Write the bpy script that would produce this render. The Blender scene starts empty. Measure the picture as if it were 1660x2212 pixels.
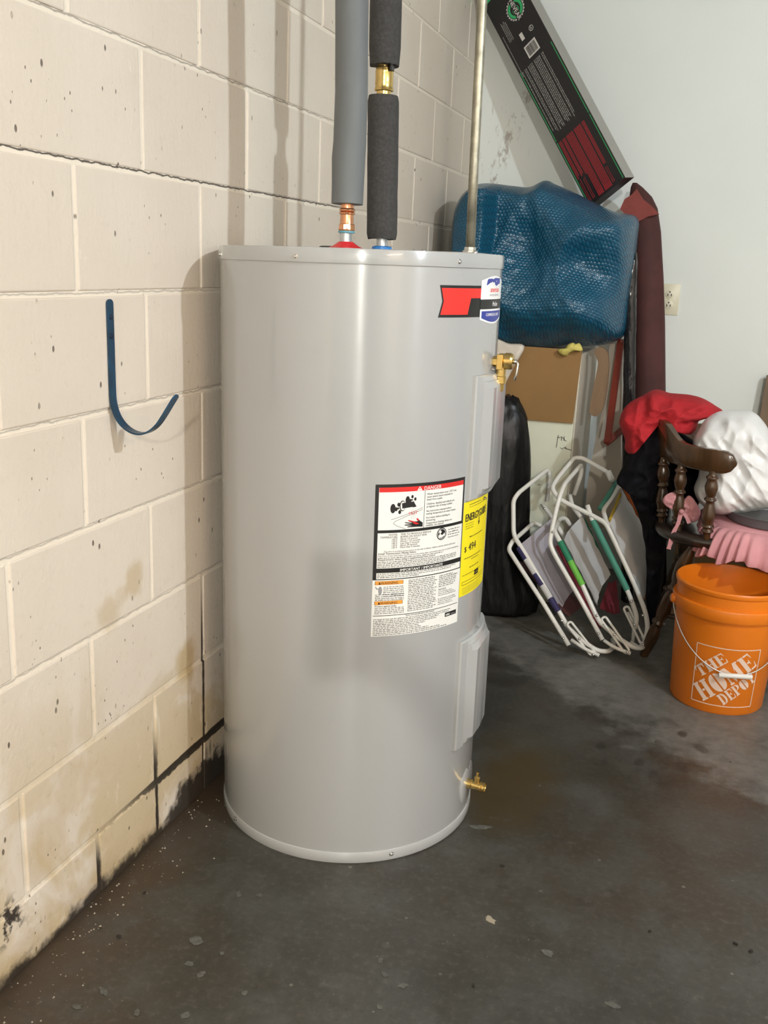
import bpy, bmesh, math, random
import numpy as np
from mathutils import Vector, Matrix, noise
random.seed(7)
S = bpy.context.scene
COL = S.collection
PI = math.pi

# ------------------------------------------------------------------ camera
F, PITCH, ROLL, YAW = 2068.7, 0.2542, 0.0428, -0.3182
CAM = Vector((0.9969, 0.0, 1.2081))
_fw = Vector((math.sin(YAW)*math.cos(PITCH), math.cos(YAW)*math.cos(PITCH), -math.sin(PITCH)))
_rt0 = Vector((math.cos(YAW), -math.sin(YAW), 0)); _up0 = _rt0.cross(_fw)
RT = math.cos(ROLL)*_rt0 + math.sin(ROLL)*_up0
UP = -math.sin(ROLL)*_rt0 + math.cos(ROLL)*_up0
FW = _fw
cd = bpy.data.cameras.new('camera'); cam = bpy.data.objects.new('camera', cd); COL.objects.link(cam)
cd.sensor_fit = 'HORIZONTAL'; cd.sensor_width = 36.0; cd.lens = F/1660*36.0; cd.clip_start = 0.02
mw = Matrix.Identity(4)
for i in range(3):
    mw[i][0] = RT[i]; mw[i][1] = UP[i]; mw[i][2] = -FW[i]; mw[i][3] = CAM[i]
cam.matrix_world = mw
S.camera = cam
# ------------------------------------------------------------------ world, lights, exposure
w = bpy.data.worlds.new('world'); S.world = w; w.use_nodes = True
w.node_tree.nodes['Background'].inputs[0].default_value = (1, 1, 1, 1)
w.node_tree.nodes['Background'].inputs[1].default_value = 0.05
S.view_settings.view_transform = 'Standard'; S.view_settings.look = 'None'
S.view_settings.gamma = 1.0; S.view_settings.use_curve_mapping = False
S.view_settings.exposure = 0.04
def light(name, kind, loc, power, col, size=.05, size_y=None, rot=None):
    d = bpy.data.lights.new(name, kind); d.energy = power; d.color = col
    if kind == 'POINT': d.shadow_soft_size = size
    if kind == 'AREA':
        d.size = size
        if size_y: d.shape = 'RECTANGLE'; d.size_y = size_y
    o = bpy.data.objects.new(name, d); o.location = loc
    if rot: o.rotation_euler = rot
    COL.objects.link(o); return o
light('bulb_rear', 'POINT', (2.11, -3.1, 2.30), 325, (1.0, .98, .91), .05)
light('bulb_side', 'POINT', (2.6, .88, 2.42), 146, (.82, .92, 1.0), .04)
light('warm_fill', 'AREA', (3.3, -1.2, 2.46), 82, (1.0, .70, .46), .25, 1.2)  # unseen warm fill light, added to balance the overall brightness

# ------------------------------------------------------------------ pixel helpers (photo 1660 x 2212)
def ray(px, py):
    return RT*((px-830)/F) - UP*((py-1106)/F) + FW
def PY(px, py, Y):
    d = ray(px, py); return CAM + d*((Y-CAM.y)/d.y)
def PX(px, py, X):
    d = ray(px, py); return CAM + d*((X-CAM.x)/d.x)
def PZ(px, py, Z=0):
    d = ray(px, py); return CAM + d*((Z-CAM.z)/d.z)

# ------------------------------------------------------------------ materials
MATS = {}
class NT:
    def __init__(s, name):
        m = bpy.data.materials.new(name); m.use_nodes = True; s.m = m; s.t = m.node_tree
        s.b = s.t.nodes['Principled BSDF']; s.x = 0
    def n(s, typ, **kw):
        nd = s.t.nodes.new(typ)
        for k, v in kw.items():
            if k.startswith('i_'):
                nd.inputs[k[2:].replace('_', ' ')].default_value = v
            else: setattr(nd, k, v)
        return nd
    def l(s, a, b): s.t.links.new(a, b)
    def val(s, inp, v):
        if isinstance(v, (int, float)): inp.default_value = v
        elif isinstance(v, tuple): inp.default_value = v if len(v) == 4 or len(inp.default_value) == 3 else (*v, 1)
        else: s.l(v, inp)
    def math(s, op, a, b=None, c=None):
        nd = s.n('ShaderNodeMath', operation=op); s.val(nd.inputs[0], a)
        if b is not None: s.val(nd.inputs[1], b)
        if c is not None: s.val(nd.inputs[2], c)
        return nd.outputs[0]
    def smooth(s, x, lo, hi):
        nd = s.n('ShaderNodeMapRange', interpolation_type='SMOOTHSTEP'); s.val(nd.inputs[0], x)
        s.val(nd.inputs[1], lo); s.val(nd.inputs[2], hi); return nd.outputs[0]
    def noise(s, vec, scale, detail=2, rough=.5, dist=0):
        nd = s.n('ShaderNodeTexNoise'); nd.inputs['Scale'].default_value = scale
        nd.inputs['Detail'].default_value = detail; nd.inputs['Roughness'].default_value = rough
        nd.inputs['Distortion'].default_value = dist
        if vec is not None: s.l(vec, nd.inputs['Vector'])
        return nd.outputs[0]
    def voro(s, vec, scale, rnd=1.0, feature='F1'):
        nd = s.n('ShaderNodeTexVoronoi', feature=feature); nd.inputs['Scale'].default_value = scale
        nd.inputs['Randomness'].default_value = rnd
        if vec is not None: s.l(vec, nd.inputs['Vector'])
        return nd.outputs['Distance']
    def mix(s, fac, a, b):
        nd = s.n('ShaderNodeMix', data_type='RGBA'); s.val(nd.inputs[0], fac); s.val(nd.inputs[6], a); s.val(nd.inputs[7], b)
        return nd.outputs[2]
    def pos(s): return s.n('ShaderNodeNewGeometry').outputs['Position']
    def obj(s): return s.n('ShaderNodeTexCoord').outputs['Object']
    def sep(s, v):
        nd = s.n('ShaderNodeSeparateXYZ'); s.l(v, nd.inputs[0]); return nd.outputs
    def scale(s, v, sc):
        nd = s.n('ShaderNodeVectorMath', operation='MULTIPLY'); s.l(v, nd.inputs[0]); nd.inputs[1].default_value = sc; return nd.outputs[0]
    def bump(s, h, strength=.2, dist=.002):
        nd = s.n('ShaderNodeBump'); nd.inputs['Strength'].default_value = strength; nd.inputs['Distance'].default_value = dist
        s.l(h, nd.inputs['Height']); s.l(nd.outputs[0], s.b.inputs['Normal'])
    def set(s, **kw):
        for k, v in kw.items(): s.val(s.b.inputs[k.replace('_', ' ')], v)

def mat(name, col, rough=.5, metal=0, var=0, vscale=8, bump=0, bscale=60, bdist=.002, spec=.5, coat=0, stretch=None, **kw):
    if name in MATS: return MATS[name]
    t = NT(name); p = t.obj()
    if stretch: p = t.scale(p, stretch)
    t.set(Base_Color=(*col, 1), Roughness=rough, Metallic=metal)
    t.b.inputs['Specular IOR Level'].default_value = spec
    t.b.inputs['Coat Weight'].default_value = coat
    for k, v in kw.items(): t.b.inputs[k.replace('_', ' ')].default_value = v
    if var:
        f = t.noise(p, vscale, 4, .6)
        a = tuple(max(0, c*(1-var)) for c in col); b = tuple(min(1, c*(1+var)) for c in col)
        t.set(Base_Color=t.mix(t.smooth(f, .3, .7), (*a, 1), (*b, 1)))
    if bump: t.bump(t.noise(p, bscale, 3), bump, bdist)
    MATS[name] = t.m; return t.m

def wall_block_mat(mortar=False):
    t = NT('painted_mortar' if mortar else 'painted_block'); p = t.pos(); sx, sy, sz = t.sep(p)
    n1 = t.noise(p, 2.2, 3); n2 = t.noise(p, 9, 4, .6)
    base = t.mix(t.smooth(n1, .35, .65), (.70, .615, .520, 1), (.74, .66, .565, 1))
    if mortar: base = t.mix(t.smooth(n1, .35, .65), (.80, .72, .61, 1), (.84, .76, .65, 1))
    # pale scuffs
    base = t.mix(t.math('MULTIPLY', t.smooth(t.noise(p, 22, 5, .7), .64, .74), .35), base, (.86, .82, .74, 1))
    # yellow brown damp stains low on the wall
    low = t.smooth(sz, .62, .12)
    st = t.math('MULTIPLY', t.smooth(t.math('ADD', t.noise(p, 3.1, 4, .62, .6), t.math('MULTIPLY', low, .13)), .54, .66), low)
    base = t.mix(t.math('MULTIPLY', st, .75), base, (.54, .42, .24, 1))
    st2 = t.math('MULTIPLY', t.smooth(t.noise(p, 14, 4, .7), .56, .70), t.smooth(sz, .5, .1))
    base = t.mix(t.math('MULTIPLY', st2, .40), base, (.50, .39, .22, 1))
    # fine dirty mottling, densest low down
    ft = t.math('MULTIPLY', t.smooth(t.noise(p, 42, 5, .75), .55, .72), t.math('ADD', .10, t.math('MULTIPLY', t.smooth(sz, .75, .10), .40)))
    base = t.mix(ft, base, (.42, .33, .20, 1))
    rub = t.math('MULTIPLY', t.smooth(t.noise(t.scale(p, (1, 5, 1.6)), 4.0, 5, .7, .5), .58, .70), t.smooth(sz, .55, .15))
    base = t.mix(t.math('MULTIPLY', rub, .55), base, (.80, .74, .63, 1))
    # bubbled patch above a bed joint
    for (yy, zz, r, am) in ((1.505, .60, .040, .55), (1.42, .565, .045, .45), (1.46, .585, .03, .3), (1.70, .36, .06, .8), (1.30, .27, .07, .4), (1.22, .20, .08, .4)):
        d = t.math('ADD', t.math('POWER', t.math('SUBTRACT', sy, yy), 2.0), t.math('POWER', t.math('SUBTRACT', sz, zz), 2.0))
        d = t.math('ADD', t.math('SQRT', d), t.math('MULTIPLY', t.math('SUBTRACT', n2, .5), .09))
        base = t.mix(t.math('MULTIPLY', t.smooth(d, r, r*.45), am), base, (.50, .37, .19, 1))
    # pits
    pit = t.math('MULTIPLY', t.smooth(t.voro(t.scale(p, (1, 1.5, .8)), 19), .10, .055), t.smooth(t.noise(p, 3.3, 2), .44, .58))
    pit2 = t.math('MULTIPLY', t.smooth(t.voro(t.scale(p, (1, 1.4, .8)), 46), .12, .06), t.smooth(t.noise(p, 5.3, 2), .54, .64))
    pits = t.math('MAXIMUM', pit, pit2)
    base = t.mix(t.math('MULTIPLY', pits, .85), base, (.10, .075, .05, 1))
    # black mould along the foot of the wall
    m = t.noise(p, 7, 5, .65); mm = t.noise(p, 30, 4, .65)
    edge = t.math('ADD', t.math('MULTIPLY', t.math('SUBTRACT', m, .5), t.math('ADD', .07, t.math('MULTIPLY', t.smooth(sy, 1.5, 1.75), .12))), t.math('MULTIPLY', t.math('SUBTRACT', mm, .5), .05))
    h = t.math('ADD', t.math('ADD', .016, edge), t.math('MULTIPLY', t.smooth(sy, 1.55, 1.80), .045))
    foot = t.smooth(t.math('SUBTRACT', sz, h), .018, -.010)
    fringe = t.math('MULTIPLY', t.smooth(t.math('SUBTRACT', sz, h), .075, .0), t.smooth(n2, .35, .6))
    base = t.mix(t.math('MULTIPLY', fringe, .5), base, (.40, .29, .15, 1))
    # black bed joint and open head joint towards the heater
    jw = t.math('ADD', .003, t.math('MULTIPLY', t.smooth(t.math('ADD', sy, t.math('MULTIPLY', t.math('SUBTRACT', mm, .5), .5)), 1.38, 1.72), .0075))
    jd = t.math('ABSOLUTE', t.math('SUBTRACT', t.math('ADD', sz, t.math('MULTIPLY', t.math('SUBTRACT', mm, .5), .012)), .1318))
    joint = t.math('MULTIPLY', t.smooth(t.math('SUBTRACT', jd, jw), .003, -.001), t.smooth(sy, 1.28, 1.60))
    hd = t.math('ABSOLUTE', t.math('SUBTRACT', sy, 1.572))
    head = t.math('MULTIPLY', t.smooth(t.math('SUBTRACT', hd, t.math('MULTIPLY', mm, .008)), .004, -.001), t.smooth(sz, .27, .16))
    hd2 = t.math('ABSOLUTE', t.math('SUBTRACT', sy, 1.366))
    head2 = t.math('MULTIPLY', t.smooth(t.math('SUBTRACT', hd2, t.math('MULTIPLY', mm, .010)), .004, -.001), t.smooth(sz, .14, .06))
    hd3 = t.math('ABSOLUTE', t.math('SUBTRACT', sy, 1.772))
    head3 = t.math('MULTIPLY', t.smooth(t.math('SUBTRACT', hd3, t.math('MULTIPLY', mm, .006)), .004, -.001), t.smooth(sz, .56, .38))
    drip = t.math('MULTIPLY', t.smooth(t.noise(t.scale(p, (1, 26, 2)), 1.0, 3), .50, .62), t.math('MULTIPLY', t.smooth(sy, 1.74, 1.82), t.smooth(sz, .135, .09)))
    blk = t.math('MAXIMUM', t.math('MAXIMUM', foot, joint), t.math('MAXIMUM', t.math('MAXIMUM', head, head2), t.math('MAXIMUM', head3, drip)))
    # mould blot at the left
    d = t.math('ADD', t.math('POWER', t.math('SUBTRACT', sy, 1.115), 2.0), t.math('POWER', t.math('SUBTRACT', sz, .115), 2.0))
    blot = t.math('MULTIPLY', t.smooth(t.math('SQRT', d), .06, .02), t.smooth(mm, .50, .60))
    blk = t.math('MAXIMUM', blk, blot)
    # hairline crack above one bed joint
    if mortar:
        for zz, y0, y1, am in ((1.3485, 1.05, 2.45, .95), (1.5570, 1.15, 2.3, .55), (1.139, 1.0, 1.7, .35), (.9365, 1.0, 1.8, .4), (.7385, 1.0, 1.8, .35), (.534, 1.0, 1.8, .35)):
            cr = t.math('ABSOLUTE', t.math('SUBTRACT', t.math('ADD', sz, t.math('MULTIPLY', t.math('SUBTRACT', t.noise(p, 40, 3), .5), .010)), zz))
            crm = t.math('MULTIPLY', t.smooth(cr, .0022, .0008), t.math('MULTIPLY', t.smooth(sy, y0-.2, y0), t.smooth(sy, y1+.3, y1)))
            base = t.mix(t.math('MULTIPLY', crm, am), base, (.07, .055, .045, 1))
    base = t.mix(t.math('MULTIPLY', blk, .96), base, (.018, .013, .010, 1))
    t.set(Base_Color=base, Roughness=.55)
    t.b.inputs['Specular IOR Level'].default_value = .35
    brush = t.noise(t.scale(p, (1, 60, 9)), 1.0, 3)
    hgt = t.math('ADD', t.math('MULTIPLY', t.noise(p, 95, 4, .6), .6), t.math('ADD', t.math('MULTIPLY', brush, .35), t.math('MULTIPLY', pits, -1.5)))
    t.bump(hgt, .60, .0028)
    return t.m
MATS['block'] = wall_block_mat(); MATS['mortar'] = wall_block_mat(True)

def floor_mat():
    t = NT('painted_concrete'); p = t.pos(); sx, sy, sz = t.sep(p)
    n1 = t.noise(p, 1.3, 4, .6); n2 = t.noise(p, 6, 5, .65); n3 = t.noise(p, 26, 4, .65)
    base = t.mix(t.smooth(n1, .38, .62), (.033, .032, .026, 1), (.042, .031, .020, 1))
    base = t.mix(t.smooth(n2, .35, .75), base, (.062, .062, .055, 1))
    base = t.mix(t.math('MULTIPLY', t.smooth(n3, .55, .72), .35), base, (.030, .027, .022, 1))
    n4 = t.noise(p, 70, 4, .7)
    base = t.mix(t.math('MULTIPLY', t.smooth(n4, .50, .70), .45), base, (.095, .088, .074, 1))
    base = t.mix(t.math('MULTIPLY', t.smooth(n4, .45, .30), .45), base, (.018, .016, .012, 1))
    # pool of lamp light painted paler into the floor towards the bucket, ragged edge
    lit_floor = t.math('ADD', t.math('SUBTRACT', t.math('ADD', sy, t.math('MULTIPLY', sx, .8)), 3.20), t.math('ADD', t.math('MULTIPLY', t.math('SUBTRACT', n2, .5), .45), t.math('MULTIPLY', t.math('SUBTRACT', n3, .5), .12)))
    lit_floor = t.smooth(lit_floor, -.05, .10)
    base = t.mix(t.math('MULTIPLY', lit_floor, .85), base, t.mix(t.smooth(n3, .35, .65), (.135, .132, .118, 1), (.185, .182, .165, 1)))
    dd = t.math('SQRT', t.math('ADD', t.math('POWER', t.math('SUBTRACT', sx, .90), 2.0), t.math('POWER', t.math('SUBTRACT', sy, 2.45), 2.0)))
    spot = t.math('MULTIPLY', t.smooth(t.math('ADD', t.voro(t.scale(p, (1.3, .8, 1)), 13), t.math('MULTIPLY', n3, .25)), .40, .28), t.smooth(dd, .34, .12))
    base = t.mix(t.math('MULTIPLY', spot, .75), base, (.022, .020, .017, 1))
    # dark oily patches deeper in the room
    dk = t.math('MULTIPLY', t.smooth(t.noise(p, 4.2, 5, .65), .50, .66), t.smooth(sy, 1.9, 2.5))
    hz = t.math('MULTIPLY', t.smooth(t.noise(p, 2.6, 5, .7), .48, .70), t.smooth(sy, 1.9, 2.6))
    base = t.mix(t.math('MULTIPLY', hz, .4), base, (.095, .096, .088, 1))
    base = t.mix(t.math('MULTIPLY', dk, .55), base, (.012, .011, .010, 1))
    # brown dirt along the block wall
    br = t.smooth(t.math('ADD', sx, t.math('MULTIPLY', t.math('SUBTRACT', n2, .5), .22)), .16, .02)
    base = t.mix(t.math('MULTIPLY', br, .85), base, (.052, .034, .021, 1))
    # rust coloured damp stain by the drain valve
    d = t.math('SQRT', t.math('ADD', t.math('POWER', t.math('SUBTRACT', sx, .66), 2.0), t.math('POWER', t.math('MULTIPLY', t.math('SUBTRACT', sy, 2.10), .55), 2.0)))
    rs = t.smooth(t.math('ADD', d, t.math('MULTIPLY', t.math('SUBTRACT', n2, .5), .2)), .17, .04)
    base = t.mix(t.math('MULTIPLY', rs, .85), base, (.050, .030, .006, 1))
    # paint specks and chalky scuffs
    sp = t.math('MULTIPLY', t.smooth(t.voro(p, 16), .07, .05), t.smooth(t.noise(p, 2.6, 2), .5, .6))
    sp2 = t.math('MULTIPLY', t.smooth(t.voro(p, 60), .10, .06), t.smooth(t.noise(p, 5, 2), .56, .64))
    gr = t.math('MULTIPLY', t.smooth(t.voro(p, 90), .22, .14), t.math('MULTIPLY', t.smooth(sx, .22, .05), t.smooth(n3, .5, .62)))
    base = t.mix(t.math('MULTIPLY', t.math('MAXIMUM', sp, t.math('MAXIMUM', sp2, gr)), .55), base, (.24, .23, .19, 1))
    sc = t.math('MULTIPLY', t.smooth(t.noise(p, 11, 6, .75), .60, .74), .55)
    base = t.mix(sc, base, (.13, .125, .11, 1))
    bs = t.math('MULTIPLY', t.smooth(t.noise(p, 7.3, 5, .7), .58, .70), .5)
    base = t.mix(bs, base, (.022, .016, .011, 1))
    bk = t.math('MULTIPLY', t.smooth(t.voro(t.scale(p, (1.13, .93, 1)), 13), .05, .03), t.smooth(n1, .45, .6))
    base = t.mix(bk, base, (.012, .010, .008, 1))
    t.set(Base_Color=base, Roughness=t.math('ADD', .24, t.math('MULTIPLY', n2, .30)))
    t.b.inputs['Specular IOR Level'].default_value = .45
    t.bump(t.math('ADD', n3, t.math('MULTIPLY', t.noise(p, 140, 3), .4)), .10, .0015)
    return t.m
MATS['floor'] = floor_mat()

def plaster_mat():
    t = NT('painted_plaster'); p = t.pos(); sx, sy, sz = t.sep(p)
    base = t.mix(t.smooth(t.noise(p, 1.6, 3), .35, .65), (.73, .765, .735, 1), (.77, .80, .77, 1))
    # rusty drips beside the corner
    arc = t.math('ABSOLUTE', t.math('SUBTRACT', t.math('SUBTRACT', sx, .07), t.math('MULTIPLY', t.math('POWER', t.math('MAXIMUM', t.math('SUBTRACT', sz, 1.50), 0.0), 1.0), .36)))
    m1 = t.math('MULTIPLY', t.smooth(arc, .045, .008), t.math('MULTIPLY', t.smooth(sz, 1.49, 1.53), t.smooth(sz, 1.95, 1.82)))
    m1 = t.math('MULTIPLY', m1, t.smooth(t.noise(t.scale(p, (26, 1, 13)), 1.0, 4, .7), .50, .60))
    m2 = t.math('MULTIPLY', t.math('MULTIPLY', t.smooth(sx, .28, .12), t.math('MULTIPLY', t.smooth(sz, 1.52, 1.62), t.smooth(sz, 1.9, 1.8))), t.smooth(t.noise(t.scale(p, (34, 1, 9)), 1.0, 4, .7), .58, .66))
    base = t.mix(t.math('MULTIPLY', t.math('MAXIMUM', m1, t.math('MULTIPLY', m2, .5)), .55), base, (.17, .10, .05, 1))
    t.set(Base_Color=base, Roughness=.5)
    t.bump(t.noise(p, 60, 3), .05, .001)
    return t.m
MATS['plaster'] = plaster_mat()

# ------------------------------------------------------------------ mesh helpers
class B:
    def __init__(s): s.v = []; s.f = []
    def add(s, vs, fs):
        o = len(s.v); s.v += [Vector(v) for v in vs]; s.f += [tuple(o+i for i in f) for f in fs]; return s
    def box(s, lo, hi, bev=0):
        x0, y0, z0 = lo; x1, y1, z1 = hi
        if not bev:
            return s.add([(x0,y0,z0),(x1,y0,z0),(x1,y1,z0),(x0,y1,z0),(x0,y0,z1),(x1,y0,z1),(x1,y1,z1),(x0,y1,z1)],
                         [(0,3,2,1),(4,5,6,7),(0,1,5,4),(1,2,6,5),(2,3,7,6),(3,0,4,7)])
        bm = bmesh.new(); bmesh.ops.create_cube(bm, size=1)
        for v in bm.verts: v.co = Vector((x0+(v.co.x+.5)*(x1-x0), y0+(v.co.y+.5)*(y1-y0), z0+(v.co.z+.5)*(z1-z0)))
        bmesh.ops.bevel(bm, geom=bm.edges[:], offset=bev, segments=2, profile=.5, affect='EDGES')
        return s.bm(bm)
    def bm(s, bm):
        bm.verts.index_update(); s.add([v.co.copy() for v in bm.verts], [[v.index for v in f.verts] for f in bm.faces]); bm.free(); return s
    def xf(s, M): s.v = [M @ v for v in s.v]; return s
    def tube(s, pts, r, n=10, closed=False, caps=True, flat=None):
        pts = [Vector(p) for p in pts]; m = len(pts); rr = r if isinstance(r, (list, tuple)) else [r]*m
        o = len(s.v); nrm = None
        for i, p in enumerate(pts):
            a = pts[i-1] if (i or closed) else p; b = pts[(i+1) % m] if (i < m-1 or closed) else p
            t = (b-a).normalized()
            if nrm is None:
                ref = Vector((0,0,1)) if abs(t.z) < .9 else Vector((1,0,0)); nrm = (ref - t*ref.dot(t)).normalized()
            else: nrm = (nrm - t*nrm.dot(t)).normalized()
            bi = t.cross(nrm)
            for k in range(n):
                a_ = 2*PI*k/n; fl = flat if flat else 1
                s.v.append(p + (nrm*math.cos(a_)*fl + bi*math.sin(a_))*rr[i])
        for i in range(m if closed else m-1):
            j = (i+1) % m
            for k in range(n):
                k2 = (k+1) % n; s.f.append((o+i*n+k, o+i*n+k2, o+j*n+k2, o+j*n+k))
        if caps and not closed:
            s.f.append(tuple(o+k for k in range(n))[::-1]); s.f.append(tuple(o+(m-1)*n+k for k in range(n)))
        return s
    def lathe(s, prof, c=(0,0,0), n=32, axis=None, capb=True, capt=True):
        o = len(s.v); c = Vector(c)
        if axis is None: ex, ey, ez = Vector((1,0,0)), Vector((0,1,0)), Vector((0,0,1))
        else:
            ez = Vector(axis).normalized(); ref = Vector((0,0,1)) if abs(ez.z) < .9 else Vector((1,0,0))
            ex = (ref-ez*ref.dot(ez)).normalized(); ey = ez.cross(ex)
        for r, z in prof:
            for k in range(n):
                a = 2*PI*k/n; s.v.append(c + ex*(r*math.cos(a)) + ey*(r*math.sin(a)) + ez*z)
        for i in range(len(prof)-1):
            for k in range(n):
                k2 = (k+1) % n; s.f.append((o+i*n+k, o+i*n+k2, o+(i+1)*n+k2, o+(i+1)*n+k))
        if capb: s.f.append(tuple(o+k for k in range(n))[::-1])
        if capt: s.f.append(tuple(o+(len(prof)-1)*n+k for k in range(n)))
        return s
    def rings(s, rings, cap=True):
        o = len(s.v); n = len(rings[0])
        for r in rings: s.v += [Vector(p) for p in r]
        for i in range(len(rings)-1):
            for k in range(n):
                k2 = (k+1) % n; s.f.append((o+i*n+k, o+i*n+k2, o+(i+1)*n+k2, o+(i+1)*n+k))
        if cap:
            s.f.append(tuple(o+k for k in range(n))[::-1]); s.f.append(tuple(o+(len(rings)-1)*n+k for k in range(n)))
        return s
    def prism(s, pts, d):          # polygon (3D points) extruded by vector d
        pts = [Vector(p) for p in pts]; d = Vector(d); n = len(pts); o = len(s.v)
        s.v += pts + [p+d for p in pts]
        s.f.append(tuple(o+i for i in range(n))[::-1]); s.f.append(tuple(o+n+i for i in range(n)))
        for i in range(n):
            j = (i+1) % n; s.f.append((o+i, o+j, o+n+j, o+n+i))
        return s
    def grid(s, fn, nu, nv):
        o = len(s.v)
        for i in range(nu+1):
            for j in range(nv+1): s.v.append(Vector(fn(i/nu, j/nv)))
        for i in range(nu):
            for j in range(nv):
                a = o+i*(nv+1)+j; s.f.append((a, a+nv+1, a+nv+2, a+1))
        return s
    def bar(s, a, b, wd, th, nrm):  # flat bar a->b, width wd, thickness th along nrm
        a, b, nrm = Vector(a), Vector(b), Vector(nrm).normalized(); t = (b-a).normalized(); nrm = (nrm-t*nrm.dot(t)).normalized(); si = t.cross(nrm)*wd/2
        return s.prism([a-si, a+si, b+si, b-si], nrm*th)

OFF = {}
def obj(name, b, m, parent=None, smooth=False, auto=None, kind=None, label=None, thick=0):
    off = OFF.get(parent, Vector((0,0,0))) if parent else Vector((0,0,0))
    me = bpy.data.meshes.new(name)
    me.from_pydata([tuple(v-off) for v in b.v], [], b.f); me.validate(); me.update()
    bm = bmesh.new(); bm.from_mesh(me)
    bmesh.ops.recalc_face_normals(bm, faces=bm.faces[:]); bm.to_mesh(me); bm.free()
    if smooth:
        me.polygons.foreach_set('use_smooth', [True]*len(me.polygons))
        if auto: me.set_sharp_from_angle(angle=math.radians(auto))
    me.materials.append(MATS[m] if isinstance(m, str) else m)
    o = bpy.data.objects.new(name, me); COL.objects.link(o)
    if parent: o.parent = parent; OFF[o] = off
    if kind: o['kind'] = kind
    if label: o['label'] = label
    return o
def thing(name, label, cat, loc=(0,0,0), group=None):
    o = bpy.data.objects.new(name, None); COL.objects.link(o); o.empty_display_size = .05
    o.location = loc; o['label'] = label; o['category'] = cat
    if group: o['group'] = group
    OFF[o] = Vector(loc); return o
def tag(o, label, cat, group=None):
    o['label'] = label; o['category'] = cat
    if group: o['group'] = group
    return o
def catmull(pts, sub=4, closed=False):
    pts = [Vector(p) for p in pts]; n = len(pts); out = []
    for i in range(n if closed else n-1):
        p1, p2 = pts[i], pts[(i+1) % n]
        p0 = pts[i-1] if (i or closed) else p1; p3 = pts[(i+2) % n] if (i < n-2 or closed) else p2
        for k in range(sub):
            t = k/sub
            out.append(.5*((2*p1)+(p2-p0)*t+(2*p0-5*p1+4*p2-p3)*t*t+(3*p1-p0-3*p2+p3)*t**3))
    if not closed: out.append(pts[-1])
    return out
def fillet(pts, r, seg=5, closed=False):
    pts = [Vector(p) for p in pts]; n = len(pts); out = []
    for i, p in enumerate(pts):
        if not closed and i in (0, n-1): out.append(p); continue
        a = pts[i-1]; b = pts[(i+1) % n]; da = (a-p); db = (b-p)
        rr = min(r, da.length*.48, db.length*.48); q0 = p+da.normalized()*rr; q1 = p+db.normalized()*rr
        for k in range(seg+1):
            t = k/seg; out.append(q0*(1-t)**2 + p*2*t*(1-t) + q1*t*t)
    return out
def fbm(p, sc, oct=4):
    return noise.fractal(Vector(p)*sc, 1.0, 2.0, oct, noise_basis='PERLIN_ORIGINAL')
def ridged(p, sc):
    return 1-abs(noise.noise(Vector(p)*sc))*2
def blob(outline, Y, df, db, amp=.01, sc=9, nr=26, na=110, fold=None, sub=6, pw=2.4, lean=0, jag=0, seed=0, extra=None):
    """puffy body from an outline (photo pixels at depth plane Y), bulging df towards and db away from the viewer"""
    pts = [PY(x, y, Y) for x, y in outline]
    c = sum(pts, Vector())/len(pts)
    cm = catmull(pts, sub, True)
    L = [0]
    for i in range(len(cm)): L.append(L[-1]+(cm[(i+1) % len(cm)]-cm[i]).length)
    rs = []
    for k in range(na):
        t = L[-1]*k/na; i = max(j for j in range(len(cm)) if L[j] <= t)
        f = (t-L[i])/max(1e-9, L[i+1]-L[i]); rs.append(cm[i].lerp(cm[(i+1) % len(cm)], f))
    b = B()
    def ring(r, side):
        out = []
        for q in rs:
            p = c.lerp(q, r); bul = max(0, 1-r**pw)**.5
            y = -df*bul if side < 0 else db*bul
            n = fbm(p+Vector((seed, side*3, seed*.7)), sc)*amp
            if fold: n += fold(p, r)*(1 if side < 0 else .3)
            e = min(1, (1-r)*6+.15)
            pp = Vector((p.x, Y+y+n*e, p.z))
            if jag: 
                nn = Vector((noise.noise(p*22+Vector((5,seed,0))), 0, noise.noise(p*22+Vector((9,seed,3)))))*jag*r
                pp += nn
            pp.y += lean*(pp.z-c.z)
            if extra: pp = extra(pp, r, side)
            out.append(pp)
        return out
    R_ = [((i+.0)/nr) for i in range(nr+1)]
    R_[0] = .0005
    rr = [ring(r**.85, -1) for r in R_]
    rb = [ring(r**.85, 1) for r in R_[:-1]][::-1]
    b.rings(rr+rb)
    return b

# flat print: glyph meshes mapped onto a surface
_tc = {}
def text2d(s, size, align='LEFT', off=0, sx=1.0, shear=0):
    key = (s, off)
    if key not in _tc:
        cu = bpy.data.curves.new('t', 'FONT'); cu.body = s; cu.size = 1; cu.resolution_u = 2; cu.offset = off; cu.fill_mode = 'FRONT'
        o = bpy.data.objects.new('t', cu); me = bpy.data.meshes.new_from_object(o)
        vs = [(v.co.x, v.co.y) for v in me.vertices]; fs = [tuple(p.vertices) for p in me.polygons]
        bpy.data.objects.remove(o); bpy.data.meshes.remove(me); bpy.data.curves.remove(cu)
        _tc[key] = (vs, fs)
    vs, fs = _tc[key]
    if not vs: return [], [], 0
    w_ = max(v[0] for v in vs)
    dx = 0 if align == 'LEFT' else (-w_/2 if align == 'CENTER' else -w_)
    return [((x+dx+shear*y)*size*sx, y*size) for x, y in vs], fs, w_*size*sx
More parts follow.
